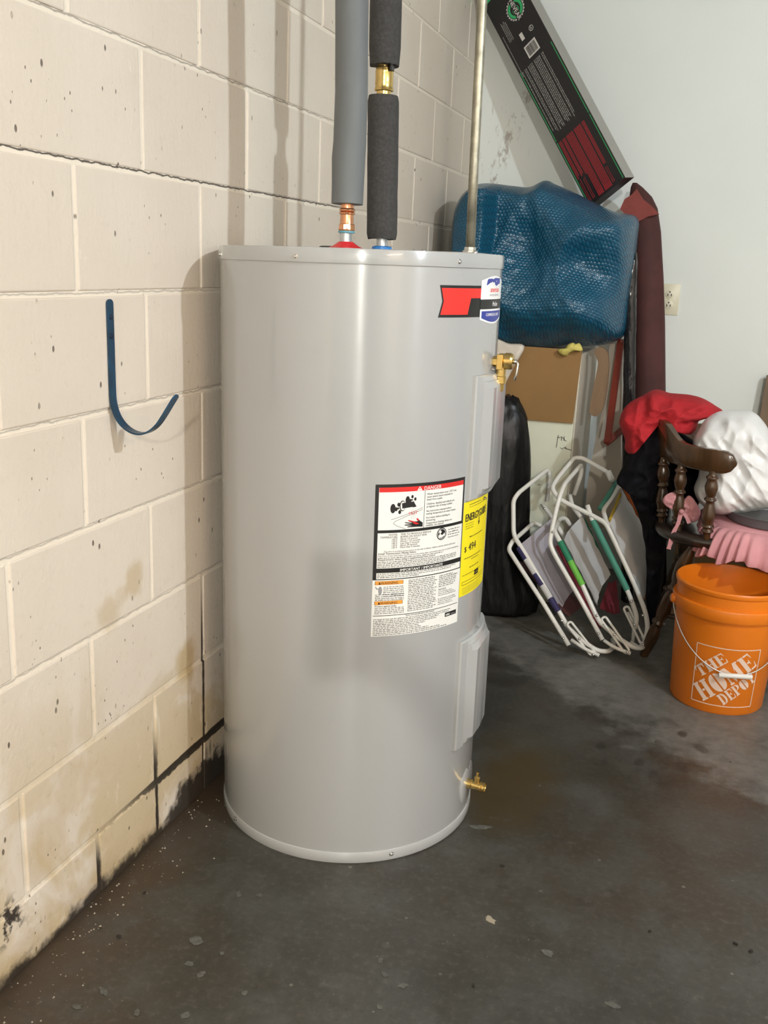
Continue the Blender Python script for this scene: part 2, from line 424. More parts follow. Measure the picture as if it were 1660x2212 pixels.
class Print:
    """collects flat shapes per colour in (u, v) and maps them on a surface"""
    def __init__(s, mp): s.mp = mp; s.layers = {}
    def L(s, m): return s.layers.setdefault(m, B())
    def poly(s, m, pts, h=1, du=.006):
        # split long edges so that the polygon follows a curved surface
        b = s.L(m); vs = list(pts); u0 = min(p[0] for p in vs); u1 = max(p[0] for p in vs)
        if u1-u0 <= du*1.5: b.add([s.mp(u, v, h) for u, v in vs], [tuple(range(len(vs)))]); return
        bm = bmesh.new(); f = bm.faces.new([bm.verts.new((u, v, 0)) for u, v in vs])
        k = int((u1-u0)/du)
        for i in range(1, k+1):
            bmesh.ops.bisect_plane(bm, geom=bm.verts[:]+bm.edges[:]+bm.faces[:], plane_co=(u0+(u1-u0)*i/(k+1), 0, 0), plane_no=(1, 0, 0))
        bmesh.ops.triangulate(bm, faces=bm.faces[:]); bm.verts.index_update()
        b.add([s.mp(v.co.x, v.co.y, h) for v in bm.verts], [[v.index for v in f.verts] for f in bm.faces]); bm.free()
    def rect(s, m, u0, v0, u1, v1, h=1): s.poly(m, [(u0, v0), (u1, v0), (u1, v1), (u0, v1)], h)
    def ell(s, m, cu, cv, ru, rv, h=1, n=24, a0=0, a1=2*PI):
        s.poly(m, [(cu+ru*math.cos(a0+(a1-a0)*i/n), cv+rv*math.sin(a0+(a1-a0)*i/n)) for i in range(n+(0 if a1-a0 >= 2*PI-.01 else 1))], h)
    def line(s, m, pts, wd, h=1):
        for a, c in zip(pts[:-1], pts[1:]):
            d = math.hypot(c[0]-a[0], c[1]-a[1]) or 1; nx, ny = -(c[1]-a[1])/d*wd/2, (c[0]-a[0])/d*wd/2
            s.poly(m, [(a[0]-nx, a[1]-ny), (c[0]-nx, c[1]-ny), (c[0]+nx, c[1]+ny), (a[0]+nx, a[1]+ny)], h)
    def text(s, m, st, u, v, size, align='LEFT', off=0, sx=1.0, shear=0, h=2, rot=0, maxw=None):
        vs, fs, w_ = text2d(st, size, align, 0, sx, shear)
        if not vs: return
        if maxw and w_ > maxw: vs = [(x*maxw/w_, y) for x, y in vs]
        c, sn = math.cos(rot), math.sin(rot)
        for k in ((0,) if not off else (-1, 0, 1)):      # heavier weight: three passes a hair apart
            d = k*off*size*1.1
            s.L(m).add([s.mp(u+(x+d)*c-y*sn, v+(x+d)*sn+y*c, h+.25*k) for x, y in vs], fs)
    def greek(s, m, u0, u1, v, size, h=2, rng=None, fill=.95):
        # unreadably small line of print: broken strokes
        rng = rng or random; x = u0; end = u0+(u1-u0)*fill
        while x < end:
            wl = min(size*rng.uniform(.9, 3.2), end-x); k = max(1, int(wl/(size*.5))); cw = wl/k
            for i in range(k):
                a = x+i*cw; hh = size*rng.choice((.42, .42, .45, .62))
                s.poly(m, [(a, v), (a+cw*.66, v), (a+cw*.66, v+hh), (a, v+hh)], h, 1)
            x += wl+size*.38
    def build(s, parent, names):
        for m, b in s.layers.items(): obj(names.get(m, 'lettering'), b, m, parent, kind='stuff' if len(b.f) > 40 else None)

# ------------------------------------------------------------------ common materials
def heater_paint():
    t = NT('heater_grey'); p = t.obj()
    t.set(Base_Color=(.385, .392, .392, 1), Roughness=.23); t.b.inputs['Specular IOR Level'].default_value = .75
    tg = t.n('ShaderNodeTangent', direction_type='RADIAL', axis='Z'); t.l(tg.outputs[0], t.b.inputs['Tangent'])
    t.b.inputs['Anisotropic'].default_value = .94; t.b.inputs['Anisotropic Rotation'].default_value = .25
    t.b.inputs['Coat Weight'].default_value = .5; t.b.inputs['Coat Roughness'].default_value = .06
    # rolled sheet: faint ripple from ring to ring
    t.bump(t.noise(t.scale(p, (2, 2, 30)), 1.0, 3), .10, .004); return t.m
MATS['heater_grey'] = heater_paint()
mat('steel', (.62, .62, .60), .25, 1)
mat('zinc', (.60, .63, .66), .35, 1, var=.15, vscale=40)
mat('galv', (.34, .32, .25), .48, .85, var=.25, vscale=30, bump=.15, bscale=90)
mat('brass', (.66, .47, .17), .28, 1, var=.12, vscale=30)
mat('copper', (.72, .36, .20), .25, 1, var=.15, vscale=40)
mat('foam_light', (.125, .135, .137), .62, 0, var=.07, vscale=14, bump=.15, bscale=40, stretch=(1, 1, .3))
mat('foam_dark', (.042, .040, .038), .85, 0, var=.25, vscale=150, bump=.5, bscale=260, bdist=.003)
mat('red_plastic', (.60, .02, .025), .35); mat('blue_plastic', (.03, .20, .55), .35)
mat('black_plastic', (.012, .012, .013), .4); mat('paper', (.80, .80, .77), .42); mat('ink', (.010, .010, .010), .45)
mat('label_red', (.62, .020, .018), .4); mat('flag_red', (.80, .030, .022), .4); mat('label_orange', (.80, .33, .05), .45)
mat('yellow', (.88, .74, .01), .42); mat('badge_white', (.86, .86, .85), .35); mat('badge_blue', (.018, .035, .30), .4)
mat('text_grey', (.30, .30, .32), .5); mat('grey_ink', (.06, .06, .06), .5)
mat('hook_blue', (.003, .040, .085), .40, 0, var=.35, vscale=30, coat=.2)

# ================================================================== SETTING
def struct(name, b, m, **k):
    o = obj(name, b, m, **k); o['kind'] = 'structure'; return o
YB, XR, YF, ZC = 3.97, 4.6, -4.6, 2.50
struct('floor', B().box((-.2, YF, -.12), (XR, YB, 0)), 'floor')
mat('ceiling_paint', (.66, .65, .62), .8)
struct('ceiling', B().box((-.2, YF, ZC), (XR, YB+.15, ZC+.1)), 'ceiling_paint')
mat('side_paint', (.60, .58, .54), .7)
struct('wall_right', B().box((XR, YF, 0), (XR+.1, YB+.1, ZC)), 'side_paint')
struct('wall_front', B().box((-.2, YF-.1, 0), (XR, YF, ZC)), 'side_paint')
struct('wall_back', B().box((-.02, YB, 0), (XR, YB+.12, ZC)), 'plaster')
wall = struct('wall_left', B().box((-.19, YF, 0), (-.0028, YB, ZC)), 'mortar')
levels = [-.0714, .1318, .3318, .5317, .7363, .9347, 1.138, 1.3455, 1.5545, 1.760, 1.964, 2.167, 2.370, 2.573]
J, BL, Y0 = .0095, .4064, 1.5695
for ci in range(len(levels)-1):
    z0, z1 = levels[ci]+J/2, levels[ci+1]-J/2
    if ci == 0: z0 = 0.0
    z1 = min(z1, ZC)
    if z1-z0 < .03: continue
    half = (ci % 2 == 0)          # head joints of this course sit half a block off
    meshes = {}
    for k in range(-7, 7):
        ya = Y0+(k+(.5 if half else 0))*BL; yb = ya+BL
        yb2 = min(yb, YB); 
        if yb2-ya < .05: continue
        ln = round(yb2-ya-J, 3)
        if ln not in meshes:
            bb = B().box((-.06, -ln/2, -(z1-z0)/2), (0, ln/2, (z1-z0)/2), .0030)
            me = bpy.data.meshes.new('block'); me.from_pydata([tuple(v) for v in bb.v], [], bb.f); me.materials.append(MATS['block'])
            bm = bmesh.new(); bm.from_mesh(me); bmesh.ops.recalc_face_normals(bm, faces=bm.faces[:]); bm.to_mesh(me); bm.free()
            meshes[ln] = me
        o = bpy.data.objects.new('block', meshes[ln]); COL.objects.link(o); o.parent = wall
        o.location = (random.uniform(-.0008, .0008), (ya+yb2)/2, (z0+z1)/2)
        o.rotation_euler = (0, random.uniform(-.003, .003), random.uniform(-.002, .002))

# ================================================================== WATER HEATER
TX, TY, TR, TH = .3078, 1.9063, .287, 1.2305
heater = thing('water_heater', 'tall grey cylindrical electric water heater standing beside the block wall', 'water heater', (TX, TY, 0))
heater.rotation_euler = (0, math.radians(-.45), 0)
OFF[heater] = Vector((0, 0, 0))
R2 = math.radians
def tmap(th, z, h=0): a = R2(th); return Vector(((TR+h)*math.cos(a), (TR+h)*math.sin(a), z))
NS = 128
obj('tank_jacket', B().lathe([(TR-.004, .012), (TR, .026), (TR, 1.206)], n=NS, capb=False, capt=False), 'heater_grey', heater, True, 40)
obj('base_ring', B().lathe([(TR-.01, 0), (TR+.0008, 0), (TR+.0022, .003), (TR+.0022, .0205), (TR+.0012, .0235), (TR-.002, .0250)], n=NS, capt=False), 'heater_grey', heater, True, 30)
obj('top_cap', B().lathe([(TR-.002, 1.2035), (TR+.0026, 1.2040), (TR+.0030, 1.2065), (TR+.0030, 1.2270), (TR+.0016, 1.2300), (TR-.002, TH), (TR-.02, TH-.001), (.02, TH+.004)], n=NS, capb=False), 'heater_grey', heater, True, 30)
def screw(th, z, r=.0042):
    a = R2(th); ax = Vector((math.cos(a), math.sin(a), 0)); c = ax*(TR+.002)+Vector((0, 0, z))
    b = B().lathe([(r*1.25, 0), (r*1.25, .0010), (r*.85, .0014), (r*.85, .004), (r*.6, .0048)], c, 6, ax)
    obj('screw', b, 'steel', heater, True, 30)
for th, z in ((-94, 1.2135), (-32, 1.2145), (-142.5, 1.2135), (28, 1.214), (-50.7, .0145), (-127, .0165), (20, .0145)): screw(th, z)

# ---- access panels: stepped, bevelled covers
def panel(z0, z1):
    hw = .098; e = math.sqrt(TR**2-hw**2)
    prof = [(-hw, e-.004), (-hw, e+.006), (-.0955, e+.0095), (-.0790, e+.0165), (-.0780, e+.0155), (-.0760, e+.0155), (-.0750, e+.0180), (-.0590, .3020), (-.0560, .3040), (0, .3062)]
    full = prof+[(-y, x) for y, x in prof[-2::-1]]
    full = [(y, x) for y, x in full]
    # finer columns so that the ends follow the round jacket
    cols = []
    for (ya, xa), (yb, xb) in zip(full[:-1], full[1:]):
        k = max(1, int(abs(yb-ya)/.008))
        for i in range(k): cols.append((ya+(yb-ya)*i/k, xa+(xb-xa)*i/k))
    cols.append(full[-1])
    lev = [(0, -.004), (.0002, .006), (.003, .0095), (.0115, .0130), (.012, .0122), (.0135, .0124), (.014, .0138), (.0235, .0188), (.0260, .05)]
    seq = [(z0+i*.8, c) for i, c in lev]+[(z1-i, c) for i, c in lev[::-1]]
    b = B(); nv = len(cols)
    for z, cp in seq: b.v += [Vector((min(x, math.sqrt(TR**2-y*y)+cp), y, z)) for y, x in cols]
    for i in range(len(seq)-1):
        for k in range(nv-1): b.f.append((i*nv+k, i*nv+k+1, (i+1)*nv+k+1, (i+1)*nv+k))
    return obj('access_panel', b, 'heater_grey', heater, True, 16)
panel(.755, 1.003); panel(.206, .454)
for th, z in ((-3, 1.010), (-3, .461), (-3, .745)): screw(th, z, .003)

# ---- drain valve
dz = .0905
obj('drain_plate', B().lathe([(.050, -.012), (.050, .0015), (.047, .0035), (.014, .0045)], (TR-.004, .0, dz-.006), 40, (1, 0, 0)), 'heater_grey', heater, True, 40)
dv = obj('drain_valve', B().lathe([(.011, 0), (.011, .010), (.0095, .011), (.0095, .028), (.0112, .029), (.0112, .034), (.0098, .035), (.0112, .036), (.0112, .0415), (.0085, .042), (.0075, .037)], (TR, -.002, dz-.008), 20, (1, -.08, -.06)), 'brass', heater, True, 35)
obj('drain_stem', B().lathe([(.0055, 0), (.0055, .010), (.0065, .011), (.0065, .016), (.003, .017), (.003, .026)], (TR+.022, -.004, dz-.004), 12, (.05, -.05, 1)).box((TR+.0205, -.0055, dz+.014), (TR+.0255, -.0025, dz+.024)), 'brass', dv, True, 35)
# ---- relief valve
rv = obj('relief_valve', B().lathe([(.011, -.01), (.011, .012), (.014, .013), (.014, .017)], (TR, 0, 1.024), 6, (1, 0, 0)).lathe([(.0135, .010), (.0150, .013), (.0150, .022), (.0165, .024), (.0165, .036), (.0135, .040), (.006, .041)], (TR, 0, 1.026), 24, (1, 0, 0)).lathe([(.0105, 0), (.0105, -.020), (.0120, -.021), (.0120, -.034), (.0095, -.035), (.0080, -.050)], (TR+.016, 0, 1.016), 16), 'brass', heater, True, 35)
obj('name_tag', B().box((TR+.010, -.0185, 1.010), (TR+.022, -.0135, 1.040), .001), 'brass', rv)
obj('lever', B().tube([(TR+.040, 0, 1.027), (TR+.047, -.004, 1.029), (TR+.051, -.006, 1.022), (TR+.049, -.006, 1.000), (TR+.046, -.006, .990)], .0022, 8).lathe([(.0045, 0), (.0045, .006)], (TR+.041, -.003, 1.026), 10, (1, 0, 0)), 'steel', rv, True)

# ---- top fittings on the cap
ctr_l = lambda x, y: Vector((x-TX+.0097, y-TY, 0))
hp = ctr_l(.3000, 1.807); cp = ctr_l(.3058, 2.006); gp = ctr_l(.5012, 2.0)
obj('hot_collar', B().lathe([(.0335, 0), (.0335, .003), (.026, .006), (.017, .012), (.0135, .0145)], hp+Vector((0, 0, TH)), 32), 'red_plastic', heater, True, 35)
obj('cold_collar', B().lathe([(.0215, 0), (.0215, .008), (.019, .0095), (.013, .0105)], cp+Vector((0, 0, TH+.002)), 28), 'blue_plastic', heater, True, 35)
obj('pipe_nipple', B().lathe([(.0118, .010), (.0118, .034)], hp+Vector((0, 0, TH)), 24), 'zinc', heater, True, 35)
obj('pipe_nipple', B().lathe([(.0118, .006), (.0118, .034)], cp+Vector((0, 0, TH)), 24), 'zinc', heater, True, 35)
obj('anode_cap', B().lathe([(.030, 0), (.030, .0050), (.026, .0065)], Vector((-.098, .085, TH+.0025)), 28), 'black_plastic', heater, True, 35)
obj('junction_cover', B().box((.095, .0, TH+.001), (.235, .17, TH+.0035), .0008), 'steel', heater)
obj('conduit_locknut', B().lathe([(.016, 0), (.016, .005), (.0125, .006), (.0125, .012)], gp+Vector((0, 0, TH+.003)), 8), 'steel', heater, True, 30)
for x, y in ((.115, -.01), (.135, -.015), (.245, -.035)):
    obj('cover_screw', B().lathe([(.005, 0), (.005, .003), (.003, .0055)], Vector((x, y, TH+.0005)), 10), 'steel', heater, True, 40)

# ---- danger label
U0, ULEN = -62.5, R2(41.0)*TR
LZ0, LZ1 = .502, .806; LH = LZ1-LZ0
def lab(name, u0, z0):
    def mp(u, v, h): return tmap(u0+math.degrees(u/TR), z0+v, .0003+.00012*h)
    return mp
def sheet(name, m, th0, th1, z0, z1, parent, pts=None):
    n = max(4, int((th1-th0)/2))
    b = B().grid(lambda a, c: tmap(th0+(th1-th0)*a, z0+(z1-z0)*c, .00025), n, 1)
    return obj(name, b, m, parent, True)
dl = sheet('danger_label', 'paper', U0, U0+41.0, LZ0, LZ1, heater)
dl['label'] = 'white danger and instruction label with black border'
P = Print(lab('d', U0, LZ0)); W = ULEN
def fv(f): return LH*(1-f)
P.rect('ink', 0, fv(.020), W, fv(0)); P.rect('label_red', .0075, fv(.050), W-.0045, fv(.020))
P.rect('ink', 0, fv(.620), .0070, fv(.020)); P.rect('ink', W-.0045, fv(.310), W, fv(.020))
P.rect('ink', 0, fv(.312), W, fv(.293)); P.rect('ink', 0, fv(.573), W, fv(.543)); P.rect('ink', W-.0018, fv(.620), W, fv(.31))
P.rect('ink', 0, fv(.620), W, fv(.614)); P.rect('ink', .1, fv(.293), .1010, fv(.050))
P.rect('ink', .003, fv(.862), W-.003, fv(.858))
P.text('paper', 'DANGER', .098, fv(.0475), .0100, 'LEFT', .010)
P.poly('paper', [(.083, fv(.048)), (.0945, fv(.048)), (.0888, fv(.0205))], 2); P.poly('label_red', [(.0881, fv(.040)), (.0895, fv(.040)), (.0900, fv(.030)), (.0876, fv(.030))], 3)
lines = [('Water temperature over 125\u00b0F can', .082), ('cause severe burns instantly or', .100), ('death from scalds.', .118), ('Children, disabled and elderly are', .146), ('at highest risk of being scalded.', .164), ('See instruction manual before', .192), ('setting temperature at water heater.', .210), ('Feel water before bathing or', .236), ('showering.', .253), ('Temperature limiting valves are', .272), ('available, see manual.', .287)]
for s_, f in lines: P.text('ink', s_, .105, fv(f), .0056, 'LEFT', .004, .92, maxw=.092)
# drawing: tap, water and hand
def knob(cu, cv, k):
    P.ell('ink', cu, cv, .0052*k, .0092*k)
    for a in (.2, .2+PI/2, .2+PI, .2+1.5*PI):
        P.ell('ink', cu+.0125*k+.0062*k*math.cos(a), cv+.0075*k*math.sin(a), .0030*k, .0040*k, n=12)
    P.line('ink', [(cu, cv), (cu+.0125*k, cv)], .0035*k)
knob(.035, fv(.155), 1.0); knob(.064, fv(.105), .85)
P.ell('ink', .054, fv(.140), .0062, .0105); P.ell('paper', .0546, fv(.140), .0048, .0088, 2)
P.line('ink', [(.053, fv(.140)), (.074, fv(.133))], .0105, 3); P.poly('ink', [(.070, fv(.118)), (.079, fv(.128)), (.083, fv(.150)), (.076, fv(.154)), (.072, fv(.146))], 3)
P.line('ink', [(.032, fv(.227)), (.068, fv(.192)), (.097, fv(.160))], .0007); P.line('ink', [(.097, fv(.172)), (.060, fv(.212)), (.040, fv(.238)), (.037, fv(.252)), (.045, fv(.270)), (.062, fv(.290))], .0007)
P.text('label_red', 'HOT', .0670, fv(.200), .0088, 'LEFT', 0, 1.0, h=3)
for du in (0, .003, .006): P.line('text_grey', [(.074+du, fv(.165)), (.073+du*1.3, fv(.232))], .0004, 2)
hand = [(.098, fv(.285)), (.084, fv(.282)), (.066, fv(.281)), (.065, fv(.276)), (.076, fv(.272)), (.060, fv(.268)), (.0595, fv(.262)), (.075, fv(.262)), (.060, fv(.252)), (.0605, fv(.247)), (.076, fv(.254)), (.066, fv(.238)), (.0675, fv(.234)), (.081, fv(.246)), (.087, fv(.246)), (.0835, fv(.228)), (.0865, fv(.226)), (.092, fv(.245)), (.098, fv(.258))]
P.poly('ink', hand, 3)
P.poly('label_red', [(.066, fv(.238)), (.0675, fv(.234)), (.081, fv(.246)), (.079, fv(.252))], 4); P.poly('label_red', [(.0835, fv(.228)), (.0865, fv(.226)), (.090, fv(.242)), (.087, fv(.246))], 4); P.poly('label_red', [(.076, fv(.254)), (.082, fv(.250)), (.090, fv(.262)), (.084, fv(.266))], 4)
# table and text
P.text('ink', 'WATER', .046, fv(.330), .0052, 'RIGHT', .004); P.text('ink', 'TEMPERATURE', .046, fv(.346), .0052, 'RIGHT', .004)
P.text('ink', 'TIME TO PRODUCE SERIOUS', .052, fv(.330), .0052, 'LEFT', .004); P.text('ink', 'BURNS ON ADULT SKIN', .052, fv(.346), .0052, 'LEFT', .004)
for i, (a, c) in enumerate((('160\u00b0F', 'About 1/2 second'), ('150\u00b0F', 'About 1 1/2 seconds'), ('140\u00b0F', 'Less than 5 seconds'), ('130\u00b0F', 'About 30 seconds'), ('120\u00b0F', 'More than 5 minutes'))):
    P.text('ink', a, .046, fv(.360+.0135*i), .0050, 'RIGHT', .003); P.text('ink', c, .052, fv(.360+.0135*i), .0050, 'LEFT', .003)
P.ell('ink', .145, fv(.352), .0125, .0125); P.ell('paper', .145, fv(.352), .0105, .0105, 2); P.ell('ink', .145, fv(.352), .0096, .0096, 3)
P.ell('paper', .141, fv(.338), .0032, .0034, 4, 14); P.poly('paper', [(.1375, fv(.376)), (.1375, fv(.358)), (.141, fv(.350)), (.147, fv(.362)), (.147, fv(.378))], 4); P.poly('paper', [(.146, fv(.362)), (.1525, fv(.346)), (.1535, fv(.364)), (.148, fv(.374))], 4)
rg = random.Random(3)
for i in range(4): P.greek('ink', .162, .198-.004*(i % 2), fv(.335+.017*i), .0036, rng=rg)
P.text('ink', 'The time to produce serious burns on the skin of infants, children, and the elderly will be less.', .020, fv(.438), .0047, maxw=.165)
P.text('ink', 'Install Thermostatic Mixing Valves', .009, fv(.4525), .0056, 'LEFT', .012)
P.text('ink', 'Even if you set the water heater thermostat to a low setting, higher temperatures may occur in certain circumstances.', .009, fv(.466), .0044, maxw=.186)
P.greek('ink', .009, .160, fv(.478), .0034, rng=rg)
P.text('ink', 'Requirements when using a supplemental heat source', .009, fv(.492), .0056, 'LEFT', .012)
for i in range(4): P.greek('ink', .009, .198-.03*(i == 3), fv(.504+.0112*i), .0034, rng=rg)
P.text('paper', 'IMPORTANT / IMPORTANTE', W*.5, fv(.5685), .0078, 'CENTER', .012)
for i in range(3): P.greek('ink', .009, (.2, .185, .1)[i], fv(.583+.0115*i), .0034, rng=rg)
for f in (.628, .762): P.rect('ink', .005, fv(f+.0245), .062, fv(f-.0012)); P.text('ink', 'WARNING', .0335, fv(f+.0205), .0072, 'CENTER', .012, h=3); P.poly('ink', [(.0115, fv(f+.0205)), (.0165, fv(f+.0205)), (.0140, fv(f+.003))], 3)
for i in range(6): P.greek('ink', .022, .066, fv(.670+.0125*i), .0034, rng=rg)
P.ell('text_grey', .0155, fv(.690), .0038, .0085); P.line('ink', [(.006, fv(.664)), (.009, fv(.680)), (.014, fv(.676))], .0011)
for i in range(4): P.greek('ink', .006, .068, fv(.730-.009+.0125*i) if i < 3 else fv(.757), .0034, rng=rg)
P.text('ink', 'Protect against leaks', .006, fv(.8015), .0052, 'LEFT', .010)
for i in range(4): P.greek('ink', .006, .069, fv(.813+.0115*i), .0034, rng=rg)
for i in range(18): P.greek('ink', .073, .140, fv(.636+.0122*i), .0036, rng=rg, fill=rg.uniform(.85, 1))
for i in range(17):
    if i in (7, 8, 12): continue
    P.greek('ink', .144, .199, fv(.640+.0122*i), .0030 if i > 8 else .0036, rng=rg, fill=rg.uniform(.7, 1))
P.text('ink', 'NOTICE', .144, fv(.738), .0055, 'LEFT', .010)
P.text('ink', 'State and manufacturer information', W*.5, fv(.874), .0046, 'CENTER', .010)
for i in range(10): P.greek('ink', .004, (.190, .186, .155, .150, .120, .105, .11, .13, .16, .18)[i], fv(.887+.0118*i), .0034, rng=rg)
P.rect('ink', .165, fv(.935), .199, fv(.905), 2); P.text('paper', 'AIRE', .167, fv(.929), .0062, 'LEFT', .02, h=3); P.text('text_grey', 'online', .182, fv(.929), .0055, 'LEFT', .0, h=3)
for f in (.628, .762):
    Q = Print(lab('d', U0, LZ0)); Q.rect('label_orange', .0057, fv(f+.0232), .0613, fv(f), 2); obj('warning_bar', Q.layers['label_orange'], 'label_orange', dl)
P.build(dl, {'ink': 'black_lettering', 'paper': 'white_lettering', 'label_red': 'red_print', 'text_grey': 'grey_print'})

# ---- yellow energy label
el = sheet('energy_label', 'yellow', -21.2, 6.2, .553, .752, heater); el['label'] = 'yellow energy cost label'
P = Print(lab('e', -21.2, .553)); EW = R2(27.4)*TR; EH = .199
P.greek('ink', .020, .080, .191, .0030, rng=rg); P.greek('ink', .02, .11, .186, .0022, rng=rg)
P.text('ink', 'ENERGYGUIDE', .0075, .158, .0225, 'LEFT', .030, .72, maxw=.116)
P.line('ink', [(.069, .158), (.069, .146)], .0030, 3); P.poly('ink', [(.064, .149), (.074, .149), (.069, .140)], 3)
for i in range(3): P.greek('ink', .010, .045, .152-.005*i, .0026, rng=rg)
P.greek('ink', .028, .100, .122, .0044, rng=rg); P.text('ink', '$', .010, .094, .016, 'LEFT', .012); P.text('ink', '494', .026, .094, .0225, 'LEFT', .015)
P.line('ink', [(.012, .0795), (.092, .0795)], .0013); P.greek('ink', .04, .08, .073, .0030, rng=rg); P.greek('ink', .035, .085, .056, .0036, rng=rg); P.greek('ink', .008, .1, .0435, .0030, rng=rg)
P.rect('ink', .060, .0335, .083, .045, 2); P.greek('yellow', .063, .081, .038, .003, 3, rng=rg)
P.line('ink', [(.008, .024), (.008, .030), (.120, .030)], .0010); P.line('ink', [(.008, .0235), (.120, .0235)], .0010)
for i in range(5): P.greek('grey_ink', .010, .11-.012*(i % 3), .0165-.0032*i, .0016, rng=rg)
P.build(el, {'ink': 'black_lettering', 'yellow': 'yellow_lettering', 'grey_ink': 'fine_lettering'})

# ---- brand flag and badge
P = Print(lab('b', -40.1, 1.114)); FWD = R2(22.6)*TR; FH = .058
fb = B(); PP = Print(lab('b', -40.1, 1.114))
PP.poly('ink', [(-.0012, 0), (FWD+.004, 0), (FWD+.004, FH), (0, FH), (.0068, FH*.5)], 0)
bl = obj('brand_label', PP.layers['ink'], 'ink', heater, True); bl['label'] = 'black and red flag shaped brand label with white badge'
P.poly('flag_red', [(.0035, .005), (.080-.008, .005), (.080, .035), (FWD-.0015, .035), (FWD-.0015, FH-.005), (.0040, FH-.005), (.0100, FH*.5)], 2)
P2 = Print(lab('b', -17.8, 1.10)); BWd = R2(25)*TR
def arcs(u0, u1, v, bulge, n=14): return [(u0+(u1-u0)*i/n, v+bulge*math.sin(PI*i/n)) for i in range(n+1)]
P2.poly('badge_white', [(0, .0465)]+[(BWd, .0465)]+arcs(BWd, 0, .0815, .009), 3)
P2.poly('ink', [(0, .028), (BWd, .028), (BWd, .0465), (0, .0465)], 3)
P2.poly('badge_white', arcs(0, BWd, .0085, -.0085)+[(BWd, .028), (0, .028)], 3)
P2.poly('badge_blue', arcs(.006, BWd-.006, .0115, -.0085)+[(BWd-.006, .0245), (.006, .0245)], 4)
P2.text('badge_white', 'COMMERCIAL GRADE', BWd*.5, .0148, .0078, 'CENTER', .02, 1.0, h=5, maxw=BWd-.02)
P2.text('badge_white', 'ProLine', BWd*.56, .0335, .0125, 'CENTER', .02, .8, h=4)
P2.text('flag_red', 'american', BWd*.52, .0600, .0145, 'CENTER', .025, 1.0, h=4)
P2.text('text_grey', 'WATER HEATERS', BWd*.5, .0525, .0055, 'CENTER', .005, 1.25, h=4, maxw=BWd-.028)
wv = lambda a, c, n=10: None
P2.poly('badge_blue', [(.020, .0725), (.024, .0835), (.030, .0850), (.038, .0850), (.043, .0860), (.047, .0845), (.055, .0850), (.062, .0870), (.100, .0860), (.100, .0760), (.086, .0750), (.072, .0715), (.064, .0735), (.058, .0770), (.051, .0735), (.046, .0780), (.036, .0775), (.028, .0745)], 4)
P2.poly('badge_white', [(.040, .0770), (.047, .0800), (.052, .0770), (.057, .0795), (.0625, .0750), (.060, .0728), (.055, .0755), (.051, .0735), (.046, .0765)], 5)
for i in range(2): P2.ell('badge_white', .071, .0805, .0016-.0004*i, .0016-.0004*i, 5, 8)
P.build(bl, {'flag_red': 'red_flag'}); P2.build(bl, {'badge_white': 'badge', 'ink': 'badge_band', 'badge_blue': 'blue_emblem', 'flag_red': 'red_lettering', 'text_grey': 'grey_lettering'})

# ================================================================== PIPES ABOVE THE HEATER
hot = thing('insulated_pipe', 'light grey foam insulated pipe above the red collar of the heater', 'pipe', (.3000, 1.807, TH+.034), 'insulated water pipes above the heater')
hx = [(.3013, 1.3145), (.3011, 1.358), (.3003, 1.397), (.3013, 1.427), (.3008, 1.515), (.2978, 1.614), (.2963, 1.692), (.295, 1.90), (.294, ZC)]
obj('foam_sleeve', B().tube([(x, 1.807+.004*math.sin(z*9), z) for x, z in hx], [.0304, .0310, .0320, .0313, .0308, .0306, .0310, .0310, .0310], 32), 'foam_light', hot, True, 40)
c0 = Vector((.3008, 1.807, 0))
obj('copper_fitting', B().lathe([(.0145, 1.2645), (.0158, 1.2670), (.0150, 1.2745), (.0132, 1.2800), (.0128, 1.2950), (.0150, 1.2960), (.0155, 1.2990), (.0128, 1.3010), (.0150, 1.3020), (.0155, 1.3050), (.0128, 1.3070), (.0125, 1.330)], c0, 24), 'copper', hot, True, 35)
obj('crimp_facets', B().lathe([(.0135, 1.2660), (.0168, 1.2680), (.0160, 1.2770), (.0135, 1.2785)], c0, 8), 'copper', hot)
mat('teal_seal', (.10, .33, .42), .5)
obj('sealing_ring', B().lathe([(.0150, 1.2610), (.0162, 1.2620), (.0162, 1.2645), (.0150, 1.2650)], c0, 24), 'teal_seal', hot, True, 35)
cold = thing('insulated_pipe', 'dark charcoal foam insulated pipe with a bare brass coupling', 'pipe', (.305, 2.006, TH+.03), 'insulated water pipes above the heater')
def fuzz(z0, z1, x0, x1, name):
    b = B(); n = 36; rows = 26; rg_ = []
    for i in range(rows+1):
        t = i/rows; z = z0+(z1-z0)*t; x = x0+(x1-x0)*t; ring = []
        for k in range(n):
            a = 2*PI*k/n; r = .0324+.0006*noise.noise(Vector((math.cos(a)*3, math.sin(a)*3, z*30)))
            if i in (0, rows): r *= .93
            if i == 0: z_ = z+.004*noise.noise(Vector((k*1.7, 0, 1)))
            else: z_ = z
            ring.append((x+r*math.cos(a), 2.006+r*math.sin(a), z_))
        rg_.append(ring)
    return obj('foam_sleeve', b.rings(rg_), 'foam_dark', cold, True, 50)
fuzz(1.2575, 1.5405, .3052, .2964, ''); fuzz(1.5980, ZC, .2960, .281, '')
c1 = Vector((.2968, 2.006, -.0100))
obj('brass_coupling', B().lathe([(.0150, 1.54), (.0150, 1.5590), (.0192, 1.5600), (.0200, 1.5625), (.0192, 1.5650), (.0180, 1.5690), (.0190, 1.5740), (.0185, 1.5790), (.0185, 1.5930), (.0192, 1.5960), (.0185, 1.5985), (.0175, 1.6040), (.0150, 1.6060), (.0150, 1.62)], c1, 28), 'brass', cold, True, 30)
obj('release_clip', B().box((.3135, 1.988, 1.5860), (.3190, 2.003, 1.600), .001), 'black_plastic', cold)
